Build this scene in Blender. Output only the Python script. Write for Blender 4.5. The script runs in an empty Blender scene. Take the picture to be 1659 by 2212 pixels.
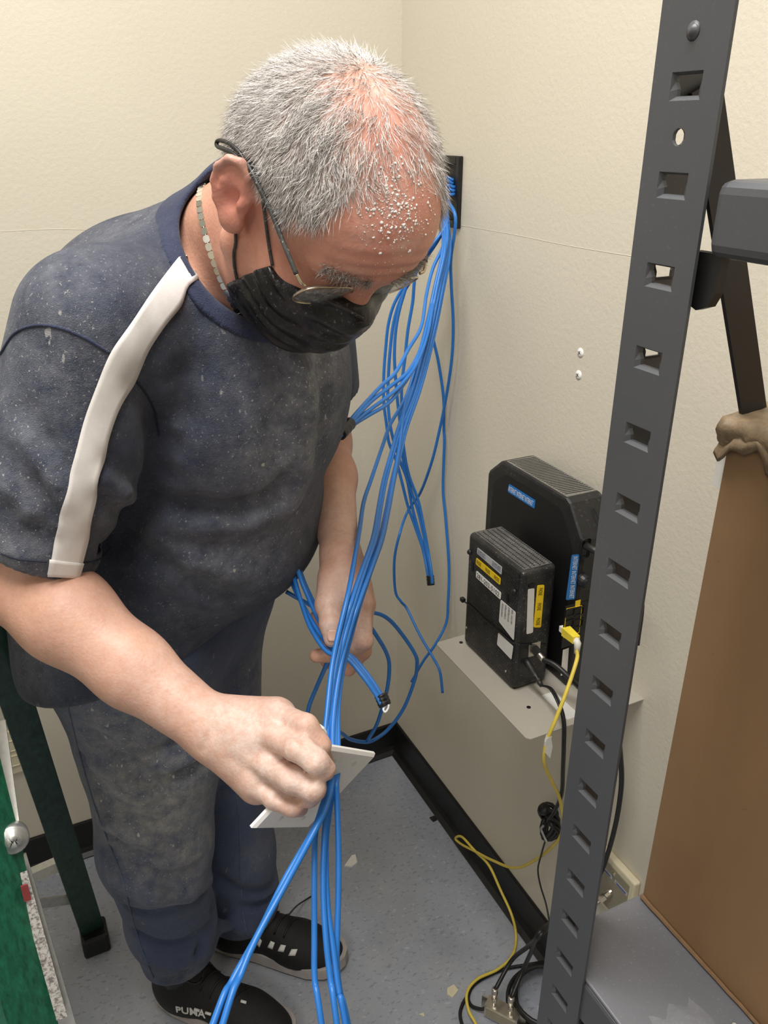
import bpy, bmesh, math, random
import numpy as np
from mathutils import Vector, Matrix

random.seed(7); RNG = np.random.default_rng(11)
SC = bpy.context.scene
COL = SC.collection

# ------------------------------------------------------------------ camera
# two frames: K = camera azimuth frame (X right, Y ahead, Z up, camera above 0,0)
#             W = the room (right wall is x=0, back wall is y=0, floor z=0)
FPX, PCX, PCY = 1765.0, 829.5, 1106.0
HCAM = 1.56
TH = math.radians(25.0); CT, ST = math.cos(TH), math.sin(TH)
AZ = math.radians(25.8); CA, SA = math.cos(AZ), math.sin(AZ)

def ray(px, py):
    dx = (px-PCX)/FPX; dy = -(py-PCY)/FPX
    return np.array([dx, CT+dy*ST, dy*CT-ST])
def kz(px, py, z):
    r = ray(px, py); return np.array([0, 0, HCAM])+r*((z-HCAM)/r[2])
def kd(px, py, d):
    return np.array([0, 0, HCAM])+ray(px, py)*d
CORNER = kz(856, 1614, 0.0)
def k2w(p):
    p = np.asarray(p, float); q = p-np.array([CORNER[0], CORNER[1], 0])
    return np.stack([q[..., 0]*CA+q[..., 1]*SA, -q[..., 0]*SA+q[..., 1]*CA, q[..., 2]], -1)
def w2k(w):
    w = np.asarray(w, float)
    return np.stack([w[..., 0]*CA-w[..., 1]*SA+CORNER[0], w[..., 0]*SA+w[..., 1]*CA+CORNER[1], w[..., 2]], -1)
CAMW = k2w([0, 0, HCAM])
def wray(px, py):
    r = ray(px, py); return np.array([r[0]*CA+r[1]*SA, -r[0]*SA+r[1]*CA, r[2]])
def onx(px, py, x):
    r = wray(px, py); return CAMW+r*((x-CAMW[0])/r[0])
def ony(px, py, y):
    r = wray(px, py); return CAMW+r*((y-CAMW[1])/r[1])
def onz(px, py, z):
    r = wray(px, py); return CAMW+r*((z-CAMW[2])/r[2])
def wd(px, py, d):
    return k2w(kd(px, py, d))

cam_data = bpy.data.cameras.new('camera')
cam = bpy.data.objects.new('camera', cam_data); COL.objects.link(cam)
cam_data.sensor_fit = 'VERTICAL'; cam_data.sensor_height = 36.0
cam_data.lens = 36.0*FPX/2212.0
cam_data.clip_start = 0.02
_f = wray(PCX, PCY); _u = wray(PCX, PCY-1000)-_f; _r = wray(PCX+1000, PCY)-_f
_f = Vector(_f).normalized(); _r = Vector(_r).normalized(); _u = _r.cross(_f)
cam.matrix_world = Matrix(((_r.x, _u.x, -_f.x, CAMW[0]), (_r.y, _u.y, -_f.y, CAMW[1]), (_r.z, _u.z, -_f.z, CAMW[2]), (0, 0, 0, 1)))
SC.camera = cam

# ------------------------------------------------------------------ light
SC.view_settings.view_transform = 'Standard'; SC.view_settings.look = 'None'
SC.view_settings.gamma = 1.0; SC.view_settings.use_curve_mapping = False
SC.view_settings.exposure = 0.0
world = bpy.data.worlds.new('world'); SC.world = world; world.use_nodes = True
world.node_tree.nodes['Background'].inputs[0].default_value = (0.9, 0.93, 1.0, 1)
world.node_tree.nodes['Background'].inputs[1].default_value = 0.05

def area(name, loc, sx, sy, power, color, rot=(0, 0, 0)):
    l = bpy.data.lights.new(name, 'AREA'); l.shape = 'RECTANGLE'; l.size = sx; l.size_y = sy
    l.energy = power; l.color = color
    o = bpy.data.objects.new(name, l); COL.objects.link(o); o.location = loc; o.rotation_euler = rot
    return o
# the ceiling troffer of the closet
area('ceiling_troffer_light', (-0.85, -1.15, 2.76), 0.60, 1.20, 44.0, (1.0, 0.975, 0.945))
area('rear_fill_light', (-2.30, -2.90, 2.76), 0.60, 1.20, 24.0, (1.0, 0.975, 0.945))  # unseen lamp added behind the camera to fill the lower parts

# ------------------------------------------------------------------ materials
def srgb(r, g, b):
    def f(c):
        c = c/255.0
        return c/12.92 if c <= 0.04045 else ((c+0.055)/1.055)**2.4
    return (f(r), f(g), f(b), 1.0)

class NT:
    """small node helper"""
    def __init__(self, name):
        self.m = bpy.data.materials.new(name); self.m.use_nodes = True
        self.t = self.m.node_tree; self.b = self.t.nodes['Principled BSDF']
    def n(self, kind, **kw):
        nd = self.t.nodes.new(kind)
        for k, v in kw.items(): setattr(nd, k, v)
        return nd
    def l(self, a, b): self.t.links.new(a, b)
    def coord(self, scale=(1, 1, 1)):
        c = self.n('ShaderNodeTexCoord'); mp = self.n('ShaderNodeMapping'); mp.inputs['Scale'].default_value = scale
        self.l(c.outputs['Object'], mp.inputs['Vector']); return mp.outputs[0]
    def noise(self, vec, scale, detail=4, rough=0.55):
        x = self.n('ShaderNodeTexNoise'); x.inputs['Scale'].default_value = scale
        x.inputs['Detail'].default_value = detail; x.inputs['Roughness'].default_value = rough
        if vec is not None: self.l(vec, x.inputs['Vector'])
        return x.outputs['Fac']
    def voro(self, vec, scale, out='Distance', feature='F1'):
        x = self.n('ShaderNodeTexVoronoi'); x.feature = feature; x.inputs['Scale'].default_value = scale
        if vec is not None: self.l(vec, x.inputs['Vector'])
        return x.outputs[out]
    def ramp(self, fac, p0, p1, c0=(0, 0, 0, 1), c1=(1, 1, 1, 1)):
        r = self.n('ShaderNodeValToRGB'); e = r.color_ramp.elements
        e[0].position = p0; e[1].position = p1; e[0].color = c0; e[1].color = c1
        self.l(fac, r.inputs[0]); return r.outputs[0]
    def mix(self, fac, a, b, mode='MIX'):
        x = self.n('ShaderNodeMix', data_type='RGBA', blend_type=mode)
        if isinstance(fac, (int, float)): x.inputs[0].default_value = fac
        else: self.l(fac, x.inputs[0])
        for s, v in ((x.inputs[6], a), (x.inputs[7], b)):
            if isinstance(v, tuple): s.default_value = v
            else: self.l(v, s)
        return x.outputs[2]
    def math(self, op, a, b=None, clamp=False):
        x = self.n('ShaderNodeMath', operation=op); x.use_clamp = clamp
        for s, v in ((x.inputs[0], a), (x.inputs[1], b)):
            if v is None: continue
            if isinstance(v, (int, float)): s.default_value = v
            else: self.l(v, s)
        return x.outputs[0]
    def attr(self, name, out='Fac'):
        x = self.n('ShaderNodeAttribute'); x.attribute_name = name; return x.outputs[out]
    def bump(self, h, strength=0.3, dist=0.002, prev=None):
        x = self.n('ShaderNodeBump'); x.inputs['Strength'].default_value = strength; x.inputs['Distance'].default_value = dist
        self.l(h, x.inputs['Height'])
        if prev is not None: self.l(prev, x.inputs['Normal'])
        self.l(x.outputs[0], self.b.inputs['Normal']); return x.outputs[0]
    def set(self, color=None, rough=None, metal=None, **kw):
        if color is not None:
            if isinstance(color, tuple): self.b.inputs['Base Color'].default_value = color
            else: self.l(color, self.b.inputs['Base Color'])
        if rough is not None:
            if isinstance(rough, (int, float)): self.b.inputs['Roughness'].default_value = rough
            else: self.l(rough, self.b.inputs['Roughness'])
        if metal is not None: self.b.inputs['Metallic'].default_value = metal
        for k, v in kw.items(): self.b.inputs[k].default_value = v
        return self.m

def plain(name, rgb, rough=0.5, metal=0.0, var=0.08, scale=60.0, bump=0.0, **kw):
    t = NT(name); c = srgb(*rgb); v = t.coord(); n = t.noise(v, scale)
    lo = tuple(x*(1-var) for x in c[:3])+(1,); hi = tuple(min(1, x*(1+var)) for x in c[:3])+(1,)
    col = t.ramp(n, 0.3, 0.7, lo, hi)
    if bump: t.bump(t.noise(v, scale*4), bump, 0.001)
    return t.set(col, rough, metal, **kw)

def dusty(name, rgb, rough, dust=(200, 200, 196), amount=0.5, sc=260.0, metal=0.0):
    """a surface with white plaster specks lying on it"""
    t = NT(name); v = t.coord()
    patch = t.ramp(t.noise(v, 14, 5), 0.35, 0.75)
    sp = t.ramp(t.noise(v, sc, 3, 0.7), 0.60, 0.72)
    fac = t.math('MULTIPLY', t.math('ADD', t.math('MULTIPLY', patch, 0.15), sp), amount, True)
    fac2 = t.math('MULTIPLY', fac, t.math('ADD', patch, 0.25), True)
    return t.set(t.mix(fac2, srgb(*rgb), srgb(*dust)), rough, metal)

def wall_material(name, rgb):
    t = NT(name); v = t.coord()
    big = t.noise(v, 2.2, 3)
    c = t.ramp(big, 0.3, 0.7, srgb(*[x*0.975 for x in rgb]), srgb(*rgb))
    smudge = t.ramp(t.noise(t.coord((3, 3, 1.2)), 5, 6, 0.7), 0.66, 0.9)
    c = t.mix(t.math('MULTIPLY', smudge, 0.25), c, srgb(186, 176, 152))
    h = t.math('ADD', t.noise(v, 130, 3, 0.5), t.math('MULTIPLY', t.noise(v, 420, 2), 0.35))
    t.bump(h, 0.34, 0.0016)
    return t.set(c, 0.52)

M = {}
M['wall'] = wall_material('cream_wall_paint', (217, 210, 193))
M['ceiling'] = plain('ceiling_tile_white', (232, 230, 224), 0.8)
def floor_material():
    t = NT('grey_vinyl_floor'); v = t.coord()
    vs = t.n('ShaderNodeMapping'); vs.inputs['Scale'].default_value = (1.0, 1.7, 1); vs.inputs['Rotation'].default_value = (0, 0, 0.5); t.l(v, vs.inputs[0]); vv = vs.outputs[0]
    base = t.ramp(t.noise(v, 7, 5), 0.3, 0.72, srgb(152, 157, 168), srgb(170, 175, 186))
    f1 = t.ramp(t.noise(vv, 80, 4, 0.6), 0.57, 0.63)
    f2 = t.ramp(t.noise(vv, 62, 4, 0.65), 0.60, 0.66)
    c = t.mix(t.math('MULTIPLY', f1, 0.6), base, srgb(126, 128, 137))
    c = t.mix(t.math('MULTIPLY', f2, 0.6), c, srgb(196, 198, 203))
    g = t.ramp(t.noise(v, 430, 2, 0.7), 0.66, 0.74)
    dustp = t.ramp(t.noise(v, 5.0, 6, 0.65), 0.48, 0.78)
    c = t.mix(t.math('MULTIPLY', dustp, 0.42), c, srgb(196, 194, 187))
    c = t.mix(t.math('MULTIPLY', g, t.math('ADD', t.math('MULTIPLY', dustp, 0.6), 0.12), True), c, srgb(214, 211, 204))
    t.bump(t.noise(v, 90, 3), 0.06, 0.001)
    return t.set(c, t.ramp(t.noise(v, 20, 3), 0.3, 0.7, (0.42,)*3+(1,), (0.62,)*3+(1,)))
M['floor'] = floor_material()
M['cove'] = plain('black_vinyl_cove_base', (22, 22, 22), 0.42, var=0.25, scale=30)
M['rack'] = dusty('charcoal_powder_coat', (74, 76, 80), 0.42, (150, 150, 150), 0.16, 300)
M['rackshelf'] = dusty('charcoal_powder_coat_shelf', (104, 105, 110), 0.45, (205, 205, 205), 0.25, 420)
M['dark'] = plain('black_shadow_plastic', (16, 16, 17), 0.5)
M['blackplastic'] = dusty('black_router_plastic', (26, 26, 27), 0.45, (120, 118, 112), 0.42, 170)
M['blackdust'] = dusty('black_modem_plastic', (22, 22, 23), 0.38, (170, 168, 162), 0.75, 330)
M['black'] = plain('black_rubber', (20, 20, 21), 0.45, var=0.2)
M['blackcable'] = plain('black_cable_jacket', (30, 30, 31), 0.4, var=0.25, scale=120)
M['shelfmetal'] = dusty('grey_painted_shelf_metal', (176, 170, 158), 0.5, (220, 216, 206), 0.5, 330)
M['yellow'] = plain('yellow_cable_jacket', (226, 202, 84), 0.42, var=0.08, scale=40)
M['yellowplug'] = plain('yellow_plug_boot', (240, 218, 70), 0.4)
M['white'] = plain('white_plastic', (238, 236, 230), 0.4, var=0.03)
M['whiteplate'] = dusty('white_wall_plate_plastic', (244, 242, 238), 0.4, (210, 206, 200), 0.25, 120)
M['almond'] = plain('almond_plastic', (226, 216, 186), 0.4, var=0.04)
M['brass'] = plain('dull_brushed_plate_metal', (168, 160, 138), 0.42, 0.35, var=0.05)
M['nickel'] = plain('nickel_connector_metal', (206, 200, 188), 0.28, 0.95, var=0.1)
M['alu'] = plain('ladder_aluminium', (190, 190, 186), 0.38, 0.7, var=0.12, scale=90)
M['alubright'] = plain('bright_aluminium', (232, 230, 220), 0.4, 0.1, var=0.08, scale=120)
M['labelwhite'] = plain('white_label_paper', (222, 220, 214), 0.5, var=0.04)
M['labelgrey'] = plain('grey_label_paper', (188, 188, 190), 0.5, var=0.06)
M['labelblue'] = plain('blue_label_tape', (24, 116, 190), 0.4, var=0.05)
M['labelyellow'] = plain('yellow_label_tape', (244, 206, 30), 0.4, var=0.04)
M['ink'] = plain('black_print_ink', (18, 18, 20), 0.5)
M['inkblue'] = plain('blue_grey_print_ink', (80, 92, 150), 0.5)
M['inkwhite'] = plain('white_print_ink', (236, 240, 244), 0.5)
M['tape'] = plain('black_electrical_tape', (26, 27, 30), 0.3, var=0.3, scale=160, bump=0.2)

def blue_material(name, rgb, sc):
    t = NT(name); v = t.coord(); c = srgb(*rgb)
    n = t.noise(v, sc, 3)
    col = t.ramp(n, 0.3, 0.75, tuple(x*0.88 for x in c[:3])+(1,), c)
    d = t.ramp(t.noise(v, 420, 3, 0.7), 0.68, 0.76)
    col = t.mix(t.math('MULTIPLY', d, 0.35), col, srgb(190, 215, 240))
    return t.set(col, 0.36)
M['blue'] = blue_material('blue_cable_jacket', (44, 122, 206), 40)

def box_material():
    t = NT('brown_cardboard'); v = t.coord()
    n = t.noise(t.coord((1, 1, 0.35)), 9, 6, 0.6)
    col = t.ramp(n, 0.25, 0.78, srgb(128, 100, 70), srgb(152, 120, 86))
    st = t.ramp(t.noise(v, 3.2, 5), 0.45, 0.75)
    col = t.mix(t.math('MULTIPLY', st, 0.3), col, srgb(112, 88, 62))
    sp = t.ramp(t.noise(v, 160, 2), 0.74, 0.8)
    col = t.mix(t.math('MULTIPLY', sp, 0.4), col, srgb(92, 70, 48))
    t.bump(t.noise(v, 34, 4), 0.10, 0.002)
    return t.set(col, 0.62)
M['card'] = box_material()
M['cardedge'] = plain('torn_cardboard_edge', (122, 94, 66), 0.8, var=0.12, scale=150)
M['packtape'] = plain('worn_brown_packing_tape', (128, 110, 86), 0.5, var=0.3, scale=70, bump=0.5)
def fibreglass(name, rgb):
    t = NT(name); v = t.coord((1, 1, 0.4)); c = srgb(*rgb)
    n = t.noise(v, 120, 5, 0.7)
    col = t.ramp(n, 0.35, 0.72, tuple(x*0.6 for x in c[:3])+(1,), tuple(min(1, x*1.5+0.01) for x in c[:3])+(1,))
    t.bump(n, 0.2, 0.001)
    return t.set(col, 0.4)
M['green'] = fibreglass('green_fibreglass', (12, 104, 74))
M['darkgreen'] = fibreglass('dark_green_fibreglass', (22, 56, 46))

# ------------------------------------------------------------------ mesh helpers
def prop(o, label=None, category=None, group=None, kind=None):
    if label: o['label'] = label
    if category: o['category'] = category
    if group: o['group'] = group
    if kind: o['kind'] = kind
    return o

def root_loc(o):
    v = Vector((0, 0, 0))
    while o is not None:
        v = v+o.location; o = o.parent
    return v

def obj(name, verts, faces, mat, parent=None, loc=None, smooth=False):
    """one mesh object; verts are given in room coordinates"""
    verts = np.asarray(verts, float).reshape(-1, 3)
    if parent is not None: base = np.array(root_loc(parent)); ol = (0, 0, 0)
    else:
        if loc is None:
            loc = ((verts[:, 0].min()+verts[:, 0].max())/2, (verts[:, 1].min()+verts[:, 1].max())/2, verts[:, 2].min())
        base = np.array(loc); ol = loc
    me = bpy.data.meshes.new(name)
    me.from_pydata((verts-base).tolist(), [], faces if isinstance(faces, list) else faces.tolist())
    me.update()
    if smooth: me.polygons.foreach_set('use_smooth', [True]*len(me.polygons))
    if mat is not None: me.materials.append(mat)
    o = bpy.data.objects.new(name, me); COL.objects.link(o); o.location = ol
    if parent is not None: o.parent = parent
    return o

def thing(name, loc, label, category, group=None):
    o = bpy.data.objects.new(name, None); COL.objects.link(o); o.location = loc; o.empty_display_size = 0.05
    return prop(o, label, category, group)

class MB:
    """collects verts and faces of ONE part"""
    def __init__(self): self.v = []; self.f = []
    def add(self, verts, faces):
        k = len(self.v); self.v += [tuple(map(float, p)) for p in verts]; self.f += [tuple(i+k for i in f) for f in faces]; return self
    def box(self, lo, hi, bev=0.0, seg=2, M4=None):
        lo = np.array(lo, float); hi = np.array(hi, float)
        bm = bmesh.new(); bmesh.ops.create_cube(bm, size=1.0)
        for v in bm.verts: v.co = Vector(((lo+hi)/2+np.array(v.co)*(hi-lo)))
        if bev > 0: bmesh.ops.bevel(bm, geom=list(bm.edges), offset=bev, segments=seg, profile=0.5, affect='EDGES')
        if M4 is not None: bm.transform(M4)
        bm.verts.index_update()
        self.add([v.co[:] for v in bm.verts], [[v.index for v in f.verts] for f in bm.faces]); bm.free(); return self
    def prism(self, poly, d0, d1, frame):
        """poly 2-D points; frame(u,v,w) -> 3-D"""
        n = len(poly); vs = [frame(u, v, d0) for u, v in poly]+[frame(u, v, d1) for u, v in poly]
        fs = [tuple(range(n))[::-1], tuple(range(n, 2*n))]+[(i, (i+1) % n, n+(i+1) % n, n+i) for i in range(n)]
        return self.add(vs, fs)
    def tube(self, pts, r, sides=8, cap=True):
        pts = np.asarray(pts, float); n = len(pts); rr = np.broadcast_to(np.asarray(r, float), (n,))
        t = np.gradient(pts, axis=0); t /= np.linalg.norm(t, axis=1)[:, None]+1e-12
        a = np.array([0, 0, 1.0]) if abs(t[0, 2]) < 0.9 else np.array([1.0, 0, 0])
        u = np.cross(t[0], a); u /= np.linalg.norm(u); vs = []
        for i in range(n):
            u = u-t[i]*np.dot(u, t[i]); u /= np.linalg.norm(u); w = np.cross(t[i], u)
            for k in range(sides):
                an = 2*math.pi*k/sides; vs.append(pts[i]+rr[i]*(math.cos(an)*u+math.sin(an)*w))
        fs = [(i*sides+k, i*sides+(k+1) % sides, (i+1)*sides+(k+1) % sides, (i+1)*sides+k) for i in range(n-1) for k in range(sides)]
        if cap: fs += [tuple(range(sides))[::-1], tuple((n-1)*sides+k for k in range(sides))]
        return self.add(vs, fs)
    def lathe(self, prof, origin, axis, sides=16):
        """prof: (radius, along)"""
        axis = np.array(axis, float); axis /= np.linalg.norm(axis); o = np.array(origin, float)
        return self.tube([o+axis*(h+i*1e-7) for i, (r, h) in enumerate(prof)], [max(r, 1e-5) for r, h in prof], sides)
    def build(self, name, mat, parent=None, loc=None, smooth=False):
        return obj(name, self.v, self.f, mat, parent, loc, smooth)

def smooth_path(pts, per=8):
    """Catmull-Rom through the points"""
    p = np.asarray(pts, float); p = np.vstack([2*p[0]-p[1], p, 2*p[-1]-p[-2]]); out = []
    for i in range(1, len(p)-2):
        for k in range(per):
            t = k/per
            out.append(0.5*((2*p[i])+(-p[i-1]+p[i+1])*t+(2*p[i-1]-5*p[i]+4*p[i+1]-p[i+2])*t*t+(-p[i-1]+3*p[i]-3*p[i+1]+p[i+2])*t**3))
    out.append(p[-2]); return np.array(out)

_fontcache = {}
def text_mesh(s, size, shear=0.0, bold=0.0):
    """flat letters as verts, faces in their own plane, centred"""
    cu = bpy.data.curves.new('lettering', 'FONT'); cu.body = s; cu.size = size; cu.align_x = 'CENTER'; cu.align_y = 'CENTER'; cu.shear = shear; cu.offset = bold; cu.resolution_u = 2
    o = bpy.data.objects.new('lettering', cu); COL.objects.link(o)
    dg = bpy.context.evaluated_depsgraph_get(); me = o.evaluated_get(dg).to_mesh()
    v = np.array([x.co[:] for x in me.vertices]).reshape(-1, 3); f = [tuple(p.vertices) for p in me.polygons]
    o.evaluated_get(dg).to_mesh_clear(); bpy.data.objects.remove(o); bpy.data.curves.remove(cu)
    if len(v): v[:, :2] -= (v[:, :2].max(0)+v[:, :2].min(0))/2
    return v, f
def lettering(name, s, size, center, ux, uy, mat, parent, width=None, **kw):
    v, f = text_mesh(s, size, **kw)
    if width: v[:, 0] *= width/(np.ptp(v[:, 0])+1e-9)
    ux = np.array(ux, float); ux /= np.linalg.norm(ux); uy = np.array(uy, float); uy /= np.linalg.norm(uy)
    return obj(name, np.array(center)+v[:, :1]*ux+v[:, 1:2]*uy, f, mat, parent)
# ================================================================== the room
def structure(name, mb, mat, parent=None):
    o = mb.build(name, mat, parent, loc=None if parent else (0, 0, 0))
    if parent is None: o['kind'] = 'structure'
    return o
RX, RY, RH = -3.30, -4.20, 2.78
structure('floor', MB().box((RX-.1, RY-.1, -0.1), (0.1, 0.1, 0.0)), M['floor'])
structure('ceiling', MB().box((RX-.1, RY-.1, RH), (0.1, 0.1, RH+0.1)), M['ceiling'])
wall_right = structure('wall_right', MB().box((0, RY, 0), (0.1, 0.1, RH)), M['wall'])
wall_back = structure('wall_back', MB().box((RX, 0, 0), (0, 0.1, RH)), M['wall'])
structure('wall_left', MB().box((RX-0.1, RY, 0), (RX, 0.1, RH)), M['wall'])
structure('wall_front', MB().box((RX-.1, RY-0.1, 0), (0.1, RY, RH)), M['wall'])
PROF = [(0, 0), (0.026, 0), (0.027, 0.004), (0.016, 0.010), (0.010, 0.020), (0.007, 0.050), (0.006, 0.088), (0.004, 0.091), (0, 0.091)]
structure('baseboard_right', MB().prism(PROF, RY, -0.0, lambda u, v, w: (-u, w, v)), M['cove'])
structure('baseboard_back', MB().prism(PROF, RX, -0.0, lambda u, v, w: (w, -u, v)), M['cove'])
# hairline drywall seams
def seam(wallo, pts, nrm, mat):
    p = smooth_path(pts, 5); MB().tube(p, 0.0005, 5).build('seam', mat, wallo)
p0 = onx(996, 487, 0); p1 = onx(1100, 505, 0); p2_ = onx(1230, 531, 0); p3 = onx(1380, 556, 0)
seam(wall_right, [p0, p1, p2_, p3], (-1, 0, 0), M['wall'])
seam(wall_back, [ony(0, 500, 0), ony(120, 495, 0), ony(240, 497, 0), ony(360, 492, 0)], (0, -1, 0), M['wall'])
# two painted screw anchors in the right wall
for px, py in ((1254, 762), (1250, 810)):
    c = onx(px, py, 0)
    s = thing('wall_screw', c, 'white painted screw in the wall, ' + ('upper' if py < 790 else 'lower') + ' of the two above the router', 'screw', 'screws in the wall')
    MB().lathe([(0.0001, 0.0026), (0.004, 0.0024), (0.0072, 0.0008), (0.0076, -0.0004)], c, (-1, 0, 0), 18).build('head', M['white'], s, smooth=True)
    for a in (0.5, 2.07):
        d = np.array([0, math.cos(a), math.sin(a)]); e = np.array([0, -d[2], d[1]]); q = c+np.array([-0.0027, 0, 0])
        MB().add([q-d*.0034-e*.0006, q+d*.0034-e*.0006, q+d*.0034+e*.0006, q-d*.0034+e*.0006], [(0, 1, 2, 3)]).build('slot', M['dark'], s)

# almond blank plate on the back wall, low left behind the ladder
c = ony(20, 1625, 0)
pl = thing('wall_outlet_plate', (c[0], 0, c[2]-0.058), 'almond cover plate low on the wall behind the ladder', 'wall plate')
MB().box((c[0]-0.036, -0.006, c[2]-0.058), (c[0]+0.036, 0.0, c[2]+0.058), 0.003).build('plate', M['almond'], pl)
for dz in (-0.02, 0.02):
    MB().box((c[0]-0.016, -0.0075, c[2]+dz-0.013), (c[0]+0.016, -0.006, c[2]+dz+0.013), 0.003).build('receptacle', M['almond'], pl)

# ================================================================== low voltage bracket the blue cables come out of
y0, y1, z0, z1 = -0.300, -0.219, 1.398, 1.520
yc = (onx(996, 420, 0)[1])
y1 = yc-0.004; y0 = yc+0.072; y0, y1 = y1, y0
br = thing('cable_wall_bracket', (0, (y0+y1)/2, z0), 'black plastic frame in the wall that blue cables come out of', 'bracket')
for nm, lo, hi in (('frame_side', (-0.009, y0, z0), (0, y0+0.012, z1)), ('frame_side', (-0.009, y1-0.012, z0), (0, y1, z1)),
                   ('frame_top', (-0.009, y0+0.012, z1-0.014), (0, y1-0.012, z1)), ('frame_bottom', (-0.009, y0+0.012, z0), (0, y1-0.012, z0+0.014))):
    MB().box(lo, hi, 0.002).build(nm, M['black'], br)
MB().box((-0.001, y0+0.012, z0+0.014), (0.0, y1-0.012, z1-0.014)).build('opening', M['dark'], br)
BRK = (y0, y1, z0, z1)

# ================================================================== shelving rack (front right)
XP, YA, YB = -0.460, -1.209, -1.259     # front flange plane and its two edges
ZT = 1.80; DZ = 0.0484; ZS = [1.5813-DZ*i for i in range(31)]
rack = thing('shelving_rack', (-0.23, -1.75, 0), 'charcoal steel boltless shelving rack with slotted posts at right', 'rack')
def slotted(width, holes, frame, zt):
    """a flange: outer strips and, for every hole, a dimple running into a real opening"""
    mb = MB(); e = 0.0140; zs = 0.0068; N = 12
    def rect(z, hy, hz, dep):
        return [(-hy, z+hz), (-hy/3, z+hz), (hy/3, z+hz), (hy, z+hz), (hy, z+hz/3), (hy, z-hz/3), (hy, z-hz), (hy/3, z-hz), (-hy/3, z-hz), (-hy, z-hz), (-hy, z-hz/3), (-hy, z+hz/3)]
    h = width/2
    def quad(u0, u1, v0, v1, d): mb.add([frame(u0, v0, d), frame(u1, v0, d), frame(u1, v1, d), frame(u0, v1, d)], [(0, 1, 2, 3)])
    t = 0.0022
    for d in (0.0, t):
        quad(-h, -h+e, 0, zt, d); quad(h-e, h, 0, zt, d)
    prev = 0.0
    for kind, z in sorted(holes, key=lambda q: q[1]):
        for d in (0.0, t): quad(-h+e, h-e, prev, z-zs, d)
        prev = z+zs
        outer = rect(z, h-e, zs, 0)
        if kind == 'slot':
            inner = [(u*(0.98 if v > z else 0.78), z+0.0005+(v-z)*0.76) for u, v in rect(z, h-e-0.0010, zs, 0)]; dep = 0.0022
        else:
            inner = []
            for u, v in rect(z, 1, 1, 0):
                a = math.atan2(v-z, u); inner.append((0.0046*math.cos(a), z+0.0046*math.sin(a)))
            dep = 0.0
        vs = [frame(u, v, 0) for u, v in outer]+[frame(u, v, dep) for u, v in inner]+[frame(u*0.97, z+(v-z)*0.96, dep+t) for u, v in inner]+[frame(u, v, t) for u, v in outer]
        fs = []
        for i in range(N):
            j = (i+1) % N
            fs += [(i, j, N+j, N+i), (N+i, N+j, 2*N+j, 2*N+i), (2*N+i, 2*N+j, 3*N+j, 3*N+i)]
        mb.add(vs, fs)
    for d in (0.0, t): quad(-h+e, h-e, prev, zt, d)
    mb.add([frame(-h, 0, 0), frame(-h, zt, 0), frame(-h, zt, t), frame(-h, 0, t)], [(0, 1, 2, 3)])
    mb.add([frame(h, 0, 0), frame(h, zt, 0), frame(h, zt, t), frame(h, 0, t)], [(0, 1, 2, 3)])
    return mb
holes = [('slot', z) for z in ZS]+[('hole', 1.5570)]
ym = (YA+YB)/2
post = slotted(abs(YB-YA), holes, lambda u, v, d: (XP+d, ym-u, v), ZT).build('post', M['rack'], rack)
slotted(0.046, [('slot', z) for z in ZS[2:4]]+[('hole', 1.5570)], lambda u, v, d: (XP+0.0235+u, YA-d, v), ZT).build('post_flange', M['rack'], rack)
MB().lathe([(0.0002, 0.0022), (0.0016, 0.002), (0.0030, 0.0008), (0.0034, 0.0002), (0.0048, 0.0)], (XP, ym, 1.6061), (-1, 0, 0), 14).build('rivet', M['rack'], rack, smooth=True)
# upper beam, its end bracket
MB().box((XP+0.002, -2.45, 1.4985), (XP+0.040, YB-0.003, 1.5375), 0.007, 3).build('beam', M['rack'], rack, smooth=False)
bk = MB(); PB = [(0.004, 0.002), (0.024, 0.002), (0.024, -0.018), (0.020, -0.026), (0.012, -0.029), (0.004, -0.026)]
bk.prism(PB, XP+0.006, XP+0.012, lambda u, v, w: (w, YB+0.012-u, 1.4985+v)).build('beam_bracket', M['black'], rack)
# lower shelf deck with its front and end lips
SZ = 0.910
dk = MB().box((XP+0.003, -2.45, SZ-0.004), (-0.012, YA-0.003, SZ), 0.0015); dk.build('shelf_deck', M['rackshelf'], rack)
MB().box((XP+0.002, -2.45, SZ-0.052), (XP+0.030, YB+0.004, SZ-0.004), 0.004).build('shelf_beam', M['rack'], rack)
MB().box((XP+0.05, YA-0.012, SZ-0.04), (-0.012, YA-0.003, SZ-0.004), 0.002).build('end_lip', M['rack'], rack)
# diagonal end brace
b0 = np.array([-0.455, -1.216, 1.645]); b1 = np.array([-0.415, -1.216, 1.556]); b2 = np.array([-0.337, -1.216, 1.382])
bdir = (b2-b1)/np.linalg.norm(b2-b1); bn = np.array([-bdir[2], 0, bdir[0]])
st = b1-bdir*0.03; en = b1+bdir*0.85
MB().add([st-bn*.011, st+bn*.011, en+bn*.011, en-bn*.011]+[p+np.array([0, 0.003, 0]) for p in (st-bn*.011, st+bn*.011, en+bn*.011, en-bn*.011)],
         [(0, 1, 2, 3), (7, 6, 5, 4), (0, 4, 5, 1), (1, 5, 6, 2), (2, 6, 7, 3), (3, 7, 4, 0)]).build('diagonal_brace', M['black'], rack)
# far end post and wall-side posts that carry the deck
for x, y in ((-0.058, YA), (XP, -2.45+0.05), (-0.058, -2.45+0.05)):
    MB().box((x, y-0.05, 0), (x+0.003, y, ZT)).box((x, y-0.003, 0), (x+0.046, y, ZT)).build('post', M['rack'], rack)

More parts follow.
